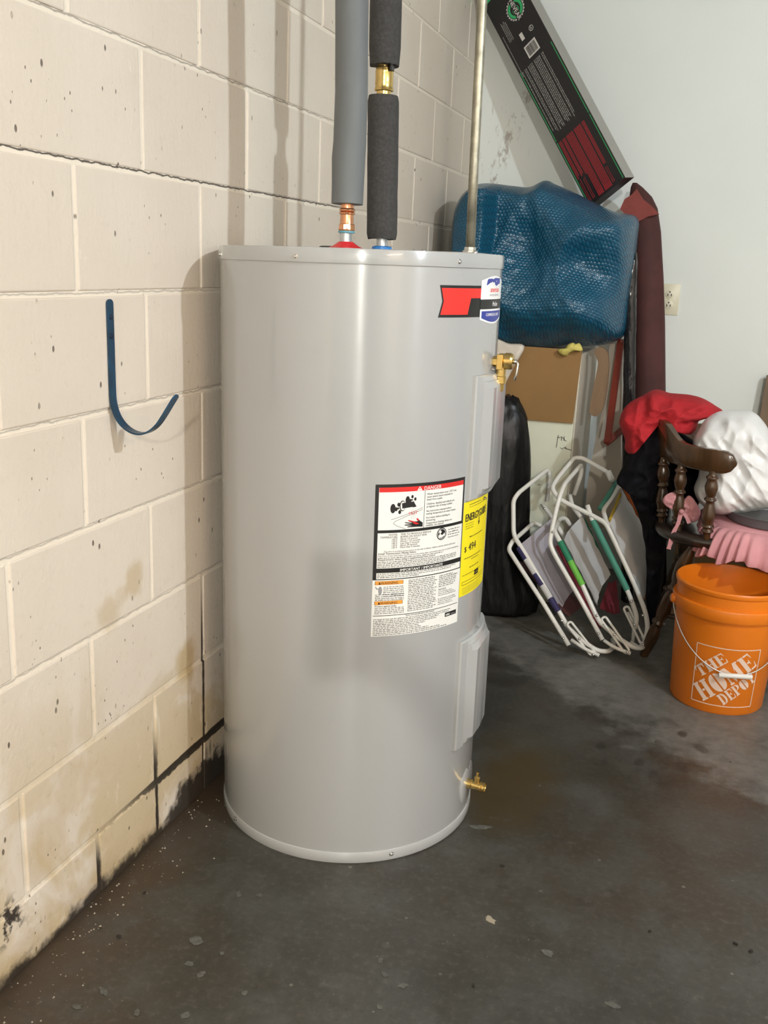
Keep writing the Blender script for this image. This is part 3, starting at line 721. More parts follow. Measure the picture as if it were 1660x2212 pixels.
cond = tag(obj('metal_conduit', B().tube([(.5012, 2.0, TH+.012), (.4985, 2.0, 1.40), (.4950, 2.0, 1.70), (.489, 2.0, 2.1), (.483, 2.0, ZC)], .0098, 16), 'galv', None, True), 'thin weathered metal conduit rising from the heater top near its right edge', 'conduit')

# ================================================================== WALL HOOK
hk = thing('wall_hook', 'blue metal J shaped strap hook screwed to the block wall', 'hook', (.002, 1.45, 1.02))
path = [(.0035, 1.4505, 1.128), (.0035, 1.4505, 1.1265), (.0035, 1.4505, 1.124), (.0035, 1.4505, 1.119), (.0035, 1.4505, 1.105), (.0035, 1.4508, 1.05), (.0035, 1.4512, .975), (.0045, 1.4515, .950), (.010, 1.4515, .930), (.020, 1.4512, .915), (.034, 1.451, .904), (.050, 1.451, .8985), (.066, 1.4508, .899), (.082, 1.4505, .906), (.096, 1.450, .918), (.108, 1.450, .934), (.120, 1.450, .952), (.130, 1.450, .967), (.1325, 1.450, .9708), (.134, 1.450, .973)]
pp = catmull(path, 4); b = B(); rg2 = []
for i, p in enumerate(pp):
    t = ((pp[i+1] if i < len(pp)-1 else p)-(pp[i-1] if i else p)).normalized(); nn = Vector((0, 1, 0)).cross(t).normalized()
    d0 = min((p-pp[0]).length, (p-pp[-1]).length); wd = .0088*math.sqrt(max(.05, 1-max(0, 1-d0/.008)**2)); th = .0016
    s_ = Vector((0, 1, 0))*wd
    rg2.append([p-s_-nn*th, p+s_-nn*th, p+s_+nn*th, p-s_+nn*th])
obj('strap', b.rings(rg2), 'hook_blue', hk, True, 40)
mat('hook_screw', (.004, .016, .04), .45)
for z in (1.098, 1.065): obj('screw', B().lathe([(.0052, 0), (.0048, .0012), (.003, .002)], (.005, 1.4508, z), 14, (1, 0, 0)), 'hook_screw', hk, True, 35)

# ================================================================== OUTLET
mat('ivory', (.72, .68, .52), .35)
ot = thing('electrical_outlet', 'ivory duplex electrical outlet on the white back wall', 'outlet', (.820, YB, 1.117))
obj('cover_plate', B().box((.782, YB-.006, 1.058), (.858, YB, 1.176), .0025), 'ivory', ot, True, 35)
for zc in (1.137, 1.097):
    r_ = obj('receptacle', B().lathe([(.0165, 0), (.0165, .003), (.0155, .0036)], (.820, YB-.005, zc), 24, (0, -1, 0)), 'ivory', ot, True, 35)
    for dx, dz_, h_ in ((-.0065, -.003, .009), (.0065, -.003, .009)): obj('slot', B().box((.820+dx-.0016, YB-.0095, zc+dz_-h_/2), (.820+dx+.0016, YB-.0080, zc+dz_+h_/2)), 'ink', r_)
    obj('ground_hole', B().lathe([(.0030, 0), (.0030, .0012)], (.820, YB-.0082, zc+.008), 10, (0, -1, 0)), 'ink', r_)
obj('plate_screw', B().lathe([(.003, 0), (.003, .002)], (.820, YB-.006, 1.117), 10, (0, -1, 0)), 'ivory', ot)

# ================================================================== CREAM CABINET AND WHAT LEANS ON IT
mat('cream_panel', (.72, .73, .58), .5, 0, var=.05, vscale=5, bump=.05, bscale=20)
mat('cream_side', (.62, .56, .46), .5, 0, var=.06, vscale=6)
mat('cardboard', (.27, .150, .050), .75, 0, var=.05, vscale=6, bump=.08, bscale=40)
mat('cardboard_edge', (.55, .46, .30), .75)
cab = thing('storage_cabinet', 'tall cream cabinet with scribbled front below the blue bubble cover', 'cabinet', (.30, 3.66, 0))
CX1 = .571
obj('carcass', B().box((.06, 3.430, 0), (CX1, 3.92, .925), .004), 'cream_side', cab)
fr = obj('door', B().box((.06, 3.405, .02), (CX1-.004, 3.4265, .921), .003), 'cream_panel', cab)
pen = B()
def stroke(b, pts, wd, Y):
    q = [PY(x, y, Y) for x, y in pts]
    b.tube(q, wd, 5)
def z6(x, y): return (1020+.2713*x, 850+.2713*y)
for st in ([(690, 330), (683, 360), (672, 430)], [(680, 345), (700, 352), (715, 340), (712, 375)], [(715, 350), (735, 360), (740, 375), (755, 378)], [(735, 340), (733, 375)], [(705, 432), (720, 442), (735, 430), (750, 440), (795, 452)], [(745, 425), (752, 440)], [(525, 725), (545, 728)]):
    stroke(pen, [z6(*p) for p in st], .0011, 3.4045)
obj('pen_scribble', pen, 'grey_ink', fr, kind='stuff')
def slab(name, pts, Y, th, m, parent=None, lean=0, sub=0):
    q = [PY(x, y, Y) for x, y in pts]
    if sub: q = catmull(q, sub, True)
    zc = sum(p.z for p in q)/len(q)
    q = [Vector((p.x, Y+lean*(p.z-zc), p.z)) for p in q]
    return obj(name, B().prism(q, (0, th, 0)), m, parent)
tag(slab('cardboard_sheet', [(1133, 748), (1258, 757), (1238, 915), (1160, 909), (1070, 900), (1072, 838)], 3.393, .006, 'cardboard'), 'flat brown cardboard sheet leaning on the cream cabinet front', 'cardboard')
mat('pale_plastic', (.62, .56, .48), .4, 0, var=.08, vscale=14, bump=.3, bscale=16, bdist=.01)
tag(obj('plastic_sheet', blob([(1060, 738), (1100, 742), (1134, 748), (1110, 795), (1082, 845), (1060, 850)], 3.370, .012, .008, .006, 14, 10, 50), 'pale_plastic', None, True), 'crumpled pale plastic sheet tucked beside the cardboard and brass relief valve', 'plastic sheet')
mat('yellow_cloth', (.58, .50, .13), .8, 0, var=.1, vscale=20)
tag(obj('yellow_cloth', blob([(1205, 757), (1212, 753), (1222, 752), (1228, 744), (1238, 740), (1245, 743), (1252, 741), (1258, 750), (1259, 758), (1245, 758), (1232, 762), (1224, 769), (1212, 766)], 3.375, .018, .012, .006, 30, 10, 60), 'yellow_cloth', None, True), 'small yellow cloth hanging over the corner of the cardboard', 'cloth')
mat('brown_wood', (.20, .120, .062), .5, 0, var=.1, vscale=4, stretch=(8, 8, 1))
tag(slab('rounded_board', [(1290, 752), (1300, 750), (1312, 760), (1316, 790), (1311, 845), (1302, 885), (1290, 899), (1279, 897), (1274, 885), (1280, 850), (1290, 800), (1292, 780), (1284, 762)], 3.52, .02, 'brown_wood', None, 0, 3), 'brown board with rounded ends leaning at the right side of the cream cabinet', 'board')
mat('pale_board', (.50, .44, .36), .6, 0, var=.08, vscale=6)
tag(slab('pale_board', [(1318, 742), (1346, 742), (1345, 800), (1343, 1140), (1262, 1140), (1270, 1040), (1285, 960), (1308, 860)], 3.665, .012, 'pale_board'), 'pale board standing upright behind the red wooden frame', 'board')
mat('red_wood', (.20, .032, .018), .4, 0, var=.15, vscale=6)
rf = thing('picture_frame', 'dark red wooden picture frame leaning behind the folded lawn chairs', 'picture frame', PY(1320, 955, 3.60))
A_, B_, C_, D_ = PY(1340, 740, 3.62), PY(1311, 955, 3.58), PY(1352, 922, 3.66), PY(1362, 742, 3.66)
for a_, b2 in ((A_, B_), (B_, C_), (C_, D_), (D_, A_)): obj('rail', B().bar(a_, b2, .022, .014, (.3, 1, 0)), 'red_wood', rf)

# ---- blue bubble pool cover
def bubble_mat():
    t = NT('bubble_film'); p = t.obj(); sx, sy, sz = t.sep(p)
    v = t.n('ShaderNodeCombineXYZ'); t.l(sx, v.inputs[0]); t.l(sz, v.inputs[1]); t.l(t.math('MULTIPLY', sy, .6), v.inputs[2])
    u = t.math('DIVIDE', sx, .0125); vv = t.math('DIVIDE', t.math('ADD', sz, t.math('MULTIPLY', sy, .5)), .0125*1.732)
    def cell(o):
        a = t.math('SUBTRACT', t.math('FRACT', t.math('ADD', u, o)), .5); c = t.math('MULTIPLY', t.math('SUBTRACT', t.math('FRACT', t.math('ADD', vv, o)), .5), 1.732)
        return t.math('SQRT', t.math('ADD', t.math('MULTIPLY', a, a), t.math('MULTIPLY', c, c)))
    d = t.math('MINIMUM', cell(0.0), cell(.5)); dot = t.math('SQRT', t.math('MAXIMUM', t.math('SUBTRACT', 1.0, t.math('POWER', t.math('DIVIDE', d, .46), 2.0)), 0.0))
    base = t.mix(dot, (.002, .055, .115, 1), (.003, .085, .155, 1))
    base = t.mix(t.math('MULTIPLY', t.smooth(t.noise(p, 5, 3), .4, .7), .4), base, (.004, .075, .135, 1))
    t.set(Base_Color=base, Roughness=.27); t.b.inputs['Specular IOR Level'].default_value = .6
    t.bump(dot, .55, .0042); return t.m
MATS['bubble'] = bubble_mat()
def cover_fold(p, r):
    q = Vector((p.x, 0, p.z))
    a = ridged(q*Vector((1, 1, 1))+Vector((.3, 0, .1)), 3.4)*.055*(1-r*.5)
    a += math.sin((p.x*.8+p.z*1.9)*11+2*noise.noise(q*4))*.022
    a += (.10 if p.x < .24 else 0)*min(1, (.24-p.x)/.03) if p.x < .24 else 0
    return -a
pc = tag(obj('pool_cover', blob([(1003, 430), (1030, 405), (1060, 398), (1110, 402), (1150, 405), (1182, 391), (1200, 398), (1240, 415), (1290, 440), (1330, 458), (1378, 470), (1378, 520), (1370, 590), (1362, 650), (1354, 715), (1335, 735), (1300, 746), (1260, 748), (1235, 744), (1190, 750), (1150, 748), (1105, 744), (1060, 738), (1000, 735), (990, 680), (988, 560), (992, 470)], 3.60, .20, .20, .022, 6, 60, 260, cover_fold, 5, 5.0), 'bubble', None, True), 'folded blue bubble solar pool cover lying on top of the cream cabinet', 'pool cover')

# ---- long black carton
mat('carton_black', (.012, .011, .012), .38); mat('carton_side', (.30, .29, .26), .3, coat=.3)
mat('print_white', (.62, .60, .57), .5); mat('print_green', (.03, .30, .10), .45); mat('print_red', (.30, .018, .025), .5); mat('gear_green', (.03, .42, .14), .4)
bl_, br_, tl_ = PY(1273, 447, 3.69), PY(1362, 405, 3.615), PY(1045, 13, 3.83)
e1 = (tl_-bl_).normalized(); e2 = (br_-bl_); e2 = (e2-e1*e2.dot(e1)); WB = e2.length; e2.normalize(); e3 = e2.cross(e1)
if e3.y < 0: e3 = -e3
LB = .94
ct = thing('long_carton', 'long black printed carton leaning diagonally in the corner above the blue cover', 'box', bl_)
obj('carton_body', B().prism([bl_, bl_+e2*WB, bl_+e2*WB+e1*LB, bl_+e1*LB], e3*.062), 'carton_black', ct)
obj('side_panel', B().prism([bl_+e2*(WB+.0002)+e3*.002, bl_+e2*(WB+.0002)+e3*.062, bl_+e2*(WB+.0002)+e3*.062+e1*LB, bl_+e2*(WB+.0002)+e3*.002+e1*LB], e2*.0012), 'carton_side', ct)
def cuv(px, py):
    d = ray(px, py); t = (bl_-CAM).dot(e3)/d.dot(e3); q = CAM+d*t-bl_; return LB-q.dot(e1), q.dot(e2)
def z4(x, y): return (1000+x*.253, y*.253)
fp = obj('front_print', B().prism([bl_-e3*.0001, bl_+e2*WB-e3*.0001, bl_+e2*WB+e1*LB-e3*.0001, bl_+e1*LB-e3*.0001], -e3*.0001), 'carton_black', ct)
P = Print(lambda u, v, h: bl_+e1*(LB-u)+e2*v-e3*(.0003+.0002*h))
def run(m, a, c, wd):      # stripe between two photo points along the carton
    (u0, v0), (u1, v1) = cuv(*z4(*a)), cuv(*z4(*c)); v_ = (v0+v1)/2
    P.poly(m, [(u0, v_-wd/2), (u1, v_-wd/2), (u1, v_+wd/2), (u0, v_+wd/2)], 1, 9)
gu, gv = cuv(*z4(450, 75))
for i in range(22):
    a = 2*PI*i/22; a1 = a+.17
    P.poly('print_white', [(gu+.036*math.cos(a), gv+.036*math.sin(a)), (gu+.041*math.cos(a+.03), gv+.041*math.sin(a+.03)), (gu+.041*math.cos(a1-.03), gv+.041*math.sin(a1-.03)), (gu+.036*math.cos(a1), gv+.036*math.sin(a1))], 1, 9)
P.ell('print_white', gu, gv, .0375, .0375, 1, 32); P.ell('carton_black', gu, gv, .0350, .0350, 2, 32); P.ell('gear_green', gu, gv, .0325, .0325, 3, 32); P.ell('carton_black', gu, gv, .0225, .0225, 4, 28); P.ell('print_green', gu+.004, gv, .0150, .0150, 5, 24)
P.poly('carton_black', [(gu-.042, gv-.012), (gu+.046, gv-.012), (gu+.046, gv+.010), (gu-.042, gv+.010)], 6, 9)
P.text('print_white', 'NEVEAR', gu+.002, gv-.0085, .0240, 'CENTER', .02, .95, h=7)
lu, lv = cuv(*z4(585, 237)); P.ell('print_white', lu, lv, .0100, .0100, 1, 24); P.ell('carton_black', lu, lv, .0082, .0082, 2, 24); P.text('print_white', 'UL', lu, lv-.004, .011, 'CENTER', .02, h=3)
su, sv = cuv(*z4(508, 312)); P.rect('print_white', su-.014, sv-.008, su+.014, sv+.007)
bu, bv = cuv(*z4(597, 408)); P.rect('print_white', bu-.025, bv-.030, bu+.022, bv+.026)
rb_ = random.Random(5); y_ = bv-.024
while y_ < bv+.020:
    w_ = rb_.choice((.0008, .0012, .0019)); P.poly('ink', [(bu-.020, y_), (bu+.017, y_), (bu+.017, y_+w_), (bu-.020, y_+w_)], 3, 9); y_ += w_+rb_.choice((.0008, .0012))
P.greek('print_white', gu+.042, gu+.225, cuv(*z4(370, 390))[1]+.004, .0036, 1, rb_)
g2 = cuv(*z4(385, 280))
for k in range(4): P.greek('print_white', g2[0]-.045+.008*(k % 2), g2[0]+.04, g2[1]-.010+.0062*k, .0038, 1, rb_)
# green edge lines, columns of white print, red block
u_a = cuv(*z4(490, 640))[0]; u_b = cuv(*z4(800, 1220))[0]; u_c = LB-.004
for k_, v_ in enumerate((.0055, WB-.0055)):
    Q = Print(P.mp); Q.poly('print_green', [(u_a-.005, v_-.0018), (u_b-.003, v_-.0018), (u_b-.003, v_+.0018), (u_a-.005, v_+.0018)], 1, 9); obj('edge_line', Q.layers['print_green'], 'print_green', fp)
    Q = Print(P.mp); Q.poly('print_green', [(u_b+.003, v_-.0018), (u_c, v_-.0018), (u_c, v_+.0018), (u_b+.003, v_+.0018)], 1, 9); obj('edge_line', Q.layers['print_green'], 'print_green', fp)
v = .014
for grp in (1, 2, 4, 5, 2):
    for k in range(grp):
        P.greek('print_white', u_a, u_b-.012-.02*rb_.random(), v, .0047, 1, rb_); v += .0064
    v += .0055
v = .012
for gi, grp in enumerate((2, 2, 5, 5, 2)):
    for k in range(grp):
        full = rb_.uniform(.55, .7) if (grp == 2 or k == 0) else 1
        u1_ = u_b+.006+(u_c-.010-u_b)*(full if gi != 3 or k else 1)
        P.poly('print_red', [(u_b+.006, v), (u1_, v), (u1_, v+.0052), (u_b+.006, v+.0052)], 1, 9)
        if full < 1 and gi in (0, 1, 4): P.poly('print_red', [(u1_+.012, v), (u_c-.01, v), (u_c-.01, v+.0030), (u1_+.012, v+.0030)], 1, 9)
        P.greek('carton_black', u_b+.006, u_c-.01, v+.0015, .0040, 2, rb_)
        v += .0068
    v += .0045
u_g = cuv(1045, 18)[0]; P.rect('gear_green', 0.0, .0, u_g, .05)
P.build(fp, {'print_white': 'white_lettering', 'print_green': 'green_print', 'print_red': 'red_lettering', 'gear_green': 'green_emblem', 'carton_black': 'emblem_backing', 'ink': 'barcode'})

# ---- maroon fabric sleeve, black wrapped roll
mat('maroon', (.060, .016, .014), .8, 0, var=.2, vscale=9, bump=.25, bscale=30, bdist=.004); mat('maroon_light', (.22, .045, .035), .8, 0, var=.15, vscale=12)
ms = thing('maroon_sleeve', 'tall maroon fabric bag standing upright against the white back wall', 'bag', (.74, 3.72, 0))
rgs = []
pr_ = [(395, 1372, .008), (405, 1376, .022), (425, 1384, .040), (450, 1390, .053), (500, 1396, .057), (600, 1400, .058), (700, 1402, .058), (800, 1403, .060), (870, 1404, .061), (960, 1405, .064), (1100, 1404, .066), (1240, 1402, .066), (1330, 1401, .055)]
for i, (py, px, r) in enumerate(pr_):
    c = PY(px, py, 3.80-.0001*(py-395)); 
    if i == len(pr_)-1: c.z = .004
    ring = []
    for k in range(36):
        a = 2*PI*k/36; q = r*(1+.10*noise.noise(Vector((math.cos(a)*1.5, math.sin(a)*1.5, py*.012)))+.05*noise.noise(Vector((math.cos(a)*4, math.sin(a)*4, py*.02))))
        ring.append((c.x+q*math.cos(a), c.y+q*math.sin(a)*.9, c.z))
    rgs.append(ring)
obj('fabric_tube', B().rings(rgs), 'maroon', ms, True, 60)
q = [PY(*p, 3.72) for p in ((1340, 452), (1350, 430), (1366, 420), (1376, 408), (1390, 430), (1410, 446), (1424, 462), (1400, 468), (1378, 480), (1358, 468))]
obj('top_flap', B().prism(q, (0, .03, 0)), 'maroon_light', ms)
mat('black_wrap', (.010, .010, .012), .16, 0, bump=.8, bscale=26, bdist=.012, stretch=(1, 1, .35))
b = B(); rgs = []
for i in range(40):
    t = i/39; c = PY(1364-10*t, 545+800*t, 3.58); c.z = max(.004, c.z)
    rgs.append([(c.x+(.022+.004*noise.noise(Vector((k*.7, t*14, 3))))*math.cos(2*PI*k/18), c.y+(.022+.004*noise.noise(Vector((k*.7, t*14, 8))))*math.sin(2*PI*k/18), c.z) for k in range(18)])
tag(obj('wrapped_roll', b.rings(rgs), 'black_wrap', None, True), 'thin roll in glossy black plastic wrap beside the maroon bag', 'roll')

# ---- black rubbish bag
mat('bag_black', (.005, .005, .0055), .38, 0, spec=.3, bump=.9, bscale=16, bdist=.012, stretch=(1, 1, .35), var=.3, vscale=5)
prof = [(856, 1108, .045), (864, 1122, .075), (880, 1131, .095), (905, 1142, .120), (950, 1147, .145), (1030, 1146, .150), (1100, 1142, .155), (1180, 1142, .160), (1240, 1152, .165), (1290, 1160, .165), (1325, 1152, .160), (1350, 1136, .150), (1366, 1112, .125), (1376, 1085, .095)]
rgs = []
for i, (py, px, r) in enumerate(prof):
    e = PY(px, py, 3.285); c = Vector((e.x-r, 3.285, e.z))
    if i == len(prof)-1: c.z = .004
    ring = []
    for k in range(72):
        a = 2*PI*k/72
        wv = .07*noise.noise(Vector((math.cos(a)*2.2, math.sin(a)*2.2, c.z*2.0)))+.05*noise.noise(Vector((math.cos(a)*6, math.sin(a)*6, c.z*3.5)))+.035*math.sin(a*13+c.z*5)*(.4+.6*noise.noise(Vector((a, c.z*4, 0))))
        q = r*(1+wv); ring.append((c.x+q*math.cos(a), c.y+q*math.sin(a)*.62, max(.003, c.z+.012*noise.noise(Vector((k*.3, i, 0))))))
    rgs.append(ring)
# finer vertical sampling
fine = []
for a_, c_ in zip(rgs[:-1], rgs[1:]):
    for s_ in range(4):
        t = s_/4; fine.append([Vector(p).lerp(Vector(q2), t)+Vector((noise.noise(Vector(p)*17), noise.noise(Vector(p)*17+Vector((7, 0, 0))), 0))*.006*math.sin(PI*t) for p, q2 in zip(a_, c_)])
fine.append(rgs[-1])
tag(obj('rubbish_bag', B().rings(fine), 'bag_black', None, True), 'tall full black plastic rubbish bag behind the water heater', 'bag')

# ================================================================== FOLDED LAWN CHAIRS
mat('white_tube', (.72, .71, .66), .28, 0, var=.05, vscale=8); mat('tube_cap', (.74, .74, .70), .4)
mat('sling_white', (.52, .51, .50), .7, 0, var=.06, vscale=9); mat('sling_lilac', (.42, .39, .43), .7, 0, var=.06, vscale=9)
mat('navy', (.022, .016, .075), .7); mat('sling_red', (.16, .008, .018), .7); mat('green', (.010, .17, .085), .65); mat('lime', (.13, .42, .05), .65); mat('teal', (.055, .24, .17), .65)
mat('orange_trim', (.62, .17, .04), .65); mat('yellow_trim', (.60, .42, .04), .65); mat('maroon_sling', (.10, .03, .03), .7)
TRD = .0078
def Z6(x, y, Y):
    if Y > 3.0: Y = 3.0+(Y-3.0)*.78
    p = PY(1020+.2713*x, 850+.2713*y, Y)
    if p.z < TRD: p = PZ(1020+.2713*x, 850+.2713*y, TRD)
    return p
def T6(pts, fil=.03, r=TRD): return B().tube(fillet([Z6(*p) for p in pts], fil, 5), r, 10)
def sleeve(a, c, m, par): return obj('sleeve', B().tube([a, c], TRD*1.32, 12), m, par, True, 40)
def slot_bar(pts, par, wd=.017):
    a, c = [Z6(*p) for p in pts]; d = (c-a).normalized(); n_ = Vector((.35, -1, .15)); n_ = (n_-d*n_.dot(d)).normalized(); s_ = d.cross(n_)
    lp = [a+s_*wd*.5, c+s_*wd*.5, c-s_*wd*.5, a-s_*wd*.5]
    obj('slotted_link', B().tube(fillet(lp, wd*.48, 4, True), .0042, 8, True), 'white_tube', par, True)
def rivets(pts, par):
    for p in pts:
        q = Z6(*p); dr = (CAM-q).normalized(); obj('rivet', B().lathe([(.0045, 0), (.0040, .002), (.002, .0032)], q+dr*TRD*.9, 10, dr), 'steel', par, True)
def sling(quad, m, par, name='sling', sag=.02):
    a, c, d, e = [Z6(*p) for p in quad]; n_ = (c-a).cross(e-a).normalized()
    b = B(); nu, nv = 10, 14
    f = lambda u, v, o: (a*(1-u)*(1-v)+c*u*(1-v)+d*u*v+e*(1-u)*v)+n_*(sag*math.sin(PI*u)*(1)+.006*noise.noise(Vector((u*5, v*7, 1)))+o)
    b.grid(lambda u, v: f(u, v, 0), nu, nv); b.grid(lambda u, v: f(u, v, .0022), nu, nv)
    return obj(name, b, m, par, True, 60)
GL = 'folded lawn chairs leaning in a stack'
# chair with navy striped sleeves
lc = thing('lawn_chair', 'folded white lawn chair with navy and white striped edge, nearest the black bag', 'chair', PZ(1262, 1400, 0), GL)
obj('back_frame', T6([(760, 1850, 2.99), (700, 1745, 3.00), (400, 1235, 3.10), (332, 1130, 3.12), (330, 850, 3.17), (372, 790, 3.19), (600, 608, 3.44), (622, 650, 3.45), (598, 860, 3.44)], .022), 'white_tube', lc, True)
obj('leg_frame', T6([(772, 2005, 2.955), (560, 1655, 3.02), (345, 1325, 3.08), (290, 1240, 3.10), (320, 1180, 3.12), (490, 1030, 3.36), (545, 1050, 3.38), (640, 1150, 3.38)], .022), 'white_tube', lc, True)
obj('foot_tube', T6([(745, 1835, 3.0), (860, 1955, 2.975), (1000, 2050, 2.965), (1085, 2055, 2.99), (1135, 2020, 3.1), (1120, 1960, 3.2)], .03), 'white_tube', lc, True)
obj('arm_tube', T6([(560, 880, 3.40), (640, 990, 3.37), (760, 1180, 3.30)], .02), 'white_tube', lc, True)
slot_bar([(770, 1825, 2.985), (965, 2075, 2.957)], lc)
obj('foot_link', T6([(790, 1960, 2.965), (900, 2035, 2.955), (1015, 2085, 2.955)], .02, .006), 'white_tube', lc, True)
sa, sb = Z6(372, 1225, 3.105), Z6(690, 1735, 3.0)
for i, (t0, t1) in enumerate(((.0, .19), (.42, .60), (.80, 1.0))): sleeve(sa.lerp(sb, t0), sa.lerp(sb, t1), 'navy', lc)
for t0, t1 in ((.19, .42), (.60, .80)): sleeve(sa.lerp(sb, t0), sa.lerp(sb, t1), 'sling_white', lc)
sling([(395, 1195, 3.12), (640, 990, 3.36), (830, 1540, 3.28), (715, 1725, 3.02)], 'sling_lilac', lc)
sling([(355, 1330, 3.10), (560, 1330, 3.35), (880, 1690, 3.25), (770, 1775, 3.02)], 'maroon_sling', lc, 'seat_sling', .01)
rivets([(716, 1808, 2.985), (856, 1953, 2.962), (728, 1950, 2.955), (966, 2080, 2.952), (578, 918, 3.39)], lc)
# chair with green and lime sleeve
lc2 = thing('lawn_chair', 'folded white lawn chair with dark green and lime sleeve, middle of the stack', 'chair', PZ(1330, 1395, 0), GL)
obj('leg_frame', T6([(1040, 1960, 2.985), (860, 1630, 3.02), (655, 1275, 3.08), (620, 1190, 3.09), (640, 1070, 3.11), (690, 850, 3.16), (735, 725, 3.20), (872, 565, 3.46), (872, 640, 3.47), (815, 810, 3.45)], .025), 'white_tube', lc2, True)
obj('back_frame', T6([(1035, 1840, 2.99), (990, 1770, 3.0), (880, 1525, 3.04), (710, 1190, 3.10), (655, 1095, 3.13), (700, 1000, 3.32), (745, 990, 3.36), (790, 1060, 3.37)], .02), 'white_tube', lc2, True)
obj('arm_tube', T6([(780, 810, 3.42), (800, 900, 3.38), (870, 985, 3.34)], .02), 'white_tube', lc2, True)
obj('foot_tube', T6([(1030, 1830, 3.0), (1160, 1945, 2.995), (1290, 2025, 2.99), (1355, 2030, 3.02), (1385, 1985, 3.1), (1360, 1940, 3.2)], .03), 'white_tube', lc2, True)
obj('foot_link', T6([(1050, 1965, 2.985), (1140, 2025, 2.975), (1265, 2070, 2.97)], .02, .006), 'white_tube', lc2, True)
slot_bar([(1045, 1785, 3.0), (1240, 2060, 2.975)], lc2)
ga, gb = Z6(703, 1178, 3.10), Z6(882, 1525, 3.04)
sleeve(ga, ga.lerp(gb, .45), 'green', lc2); sleeve(ga.lerp(gb, .45), gb, 'lime', lc2)
sling([(735, 1165, 3.11), (880, 975, 3.35), (1105, 1440, 3.30), (1005, 1690, 3.04)], 'sling_white', lc2)
sling([(865, 985, 3.36), (905, 1000, 3.37), (1040, 1290, 3.33), (1000, 1290, 3.32)], 'green', lc2, 'trim_band', .0)
sling([(665, 1215, 3.13), (705, 1205, 3.15), (1035, 1870, 3.05), (1000, 1860, 3.03)], 'sling_red', lc2, 'seat_sling', .0)
sling([(1090, 1500, 3.30), (1150, 1480, 3.34), (1180, 1750, 3.30), (1020, 1700, 3.10)], 'sling_red', lc2, 'red_flap', .01)
rivets([(645, 1103, 3.10), (995, 1768, 2.99), (1008, 1912, 2.985), (1135, 1920, 2.98), (1238, 2058, 2.967)], lc2)
# chair with teal sleeve, outermost
lc3 = thing('lawn_chair', 'folded white lawn chair with teal sleeve and orange edged sling, rightmost of the stack', 'chair', PZ(1390, 1385, 0), GL)
obj('leg_frame', T6([(1362, 2010, 3.06), (1405, 1880, 3.04), (1385, 1740, 3.04), (1300, 1530, 3.06), (1105, 1110, 3.10), (1065, 1030, 3.11), (955, 970, 3.13), (700, 845, 3.18), (632, 755, 3.20), (690, 665, 3.28), (815, 512, 3.46), (880, 512, 3.47), (1085, 628, 3.44), (1120, 705, 3.42)], .03), 'white_tube', lc3, True)
obj('back_frame', T6([(920, 890, 3.15), (950, 985, 3.13), (1100, 1290, 3.09), (1240, 1570, 3.06), (1290, 1700, 3.05), (1315, 1780, 3.05), (1300, 1870, 3.05)], .02), 'white_tube', lc3, True)
obj('arm_tube', T6([(1180, 720, 3.42), (1120, 830, 3.36), (1045, 930, 3.24), (1065, 1000, 3.20), (1085, 1060, 3.16)], .03), 'white_tube', lc3, True)
obj('foot_tube', T6([(1262, 1980, 3.06), (1330, 2030, 3.045), (1375, 1990, 3.05)], .03), 'white_tube', lc3, True)
obj('foot_link', T6([(1280, 1980, 3.07), (1295, 1840, 3.07), (1240, 1740, 3.08)], .02, .006), 'white_tube', lc3, True)
obj('joint_plug', B().tube([Z6(1082, 618, 3.43), Z6(1115, 690, 3.42)], TRD*1.35, 10), 'tube_cap', lc3, True, 40)
slot_bar([(1225, 1700, 3.06), (1365, 1985, 3.045)], lc3)
sleeve(Z6(962, 1010, 3.125), Z6(1238, 1565, 3.06), 'teal', lc3)
obj('sleeve', B().tube([Z6(1150, 710, 3.44), Z6(1020, 920, 3.26)], TRD*1.1, 10), 'teal', lc3, True)
sling([(1090, 1020, 3.19), (1195, 760, 3.42), (1425, 1160, 3.44), (1375, 1640, 3.12)], 'sling_white', lc3, 'back_sling', -.02)
sling([(1092, 1000, 3.18), (1180, 790, 3.40), (1190, 800, 3.40), (1105, 1020, 3.18)], 'yellow_trim', lc3, 'trim_band', 0)
sling([(1195, 745, 3.425), (1235, 765, 3.43), (1428, 1165, 3.445), (1405, 1165, 3.435)], 'orange_trim', lc3, 'trim_band', 0)
sling([(1280, 1520, 3.11), (1300, 1520, 3.12), (1385, 1700, 3.09), (1350, 1660, 3.08)], 'orange_trim', lc3, 'trim_band', 0)
sling([(1415, 1160, 3.43), (1428, 1165, 3.44), (1380, 1640, 3.13), (1365, 1630, 3.12)], 'orange_trim', lc3, 'trim_band', 0)
rivets([(938, 975, 3.12), (1272, 1656, 3.045), (1362, 1767, 3.025), (1295, 1843, 3.04), (1358, 1985, 3.03)], lc3)

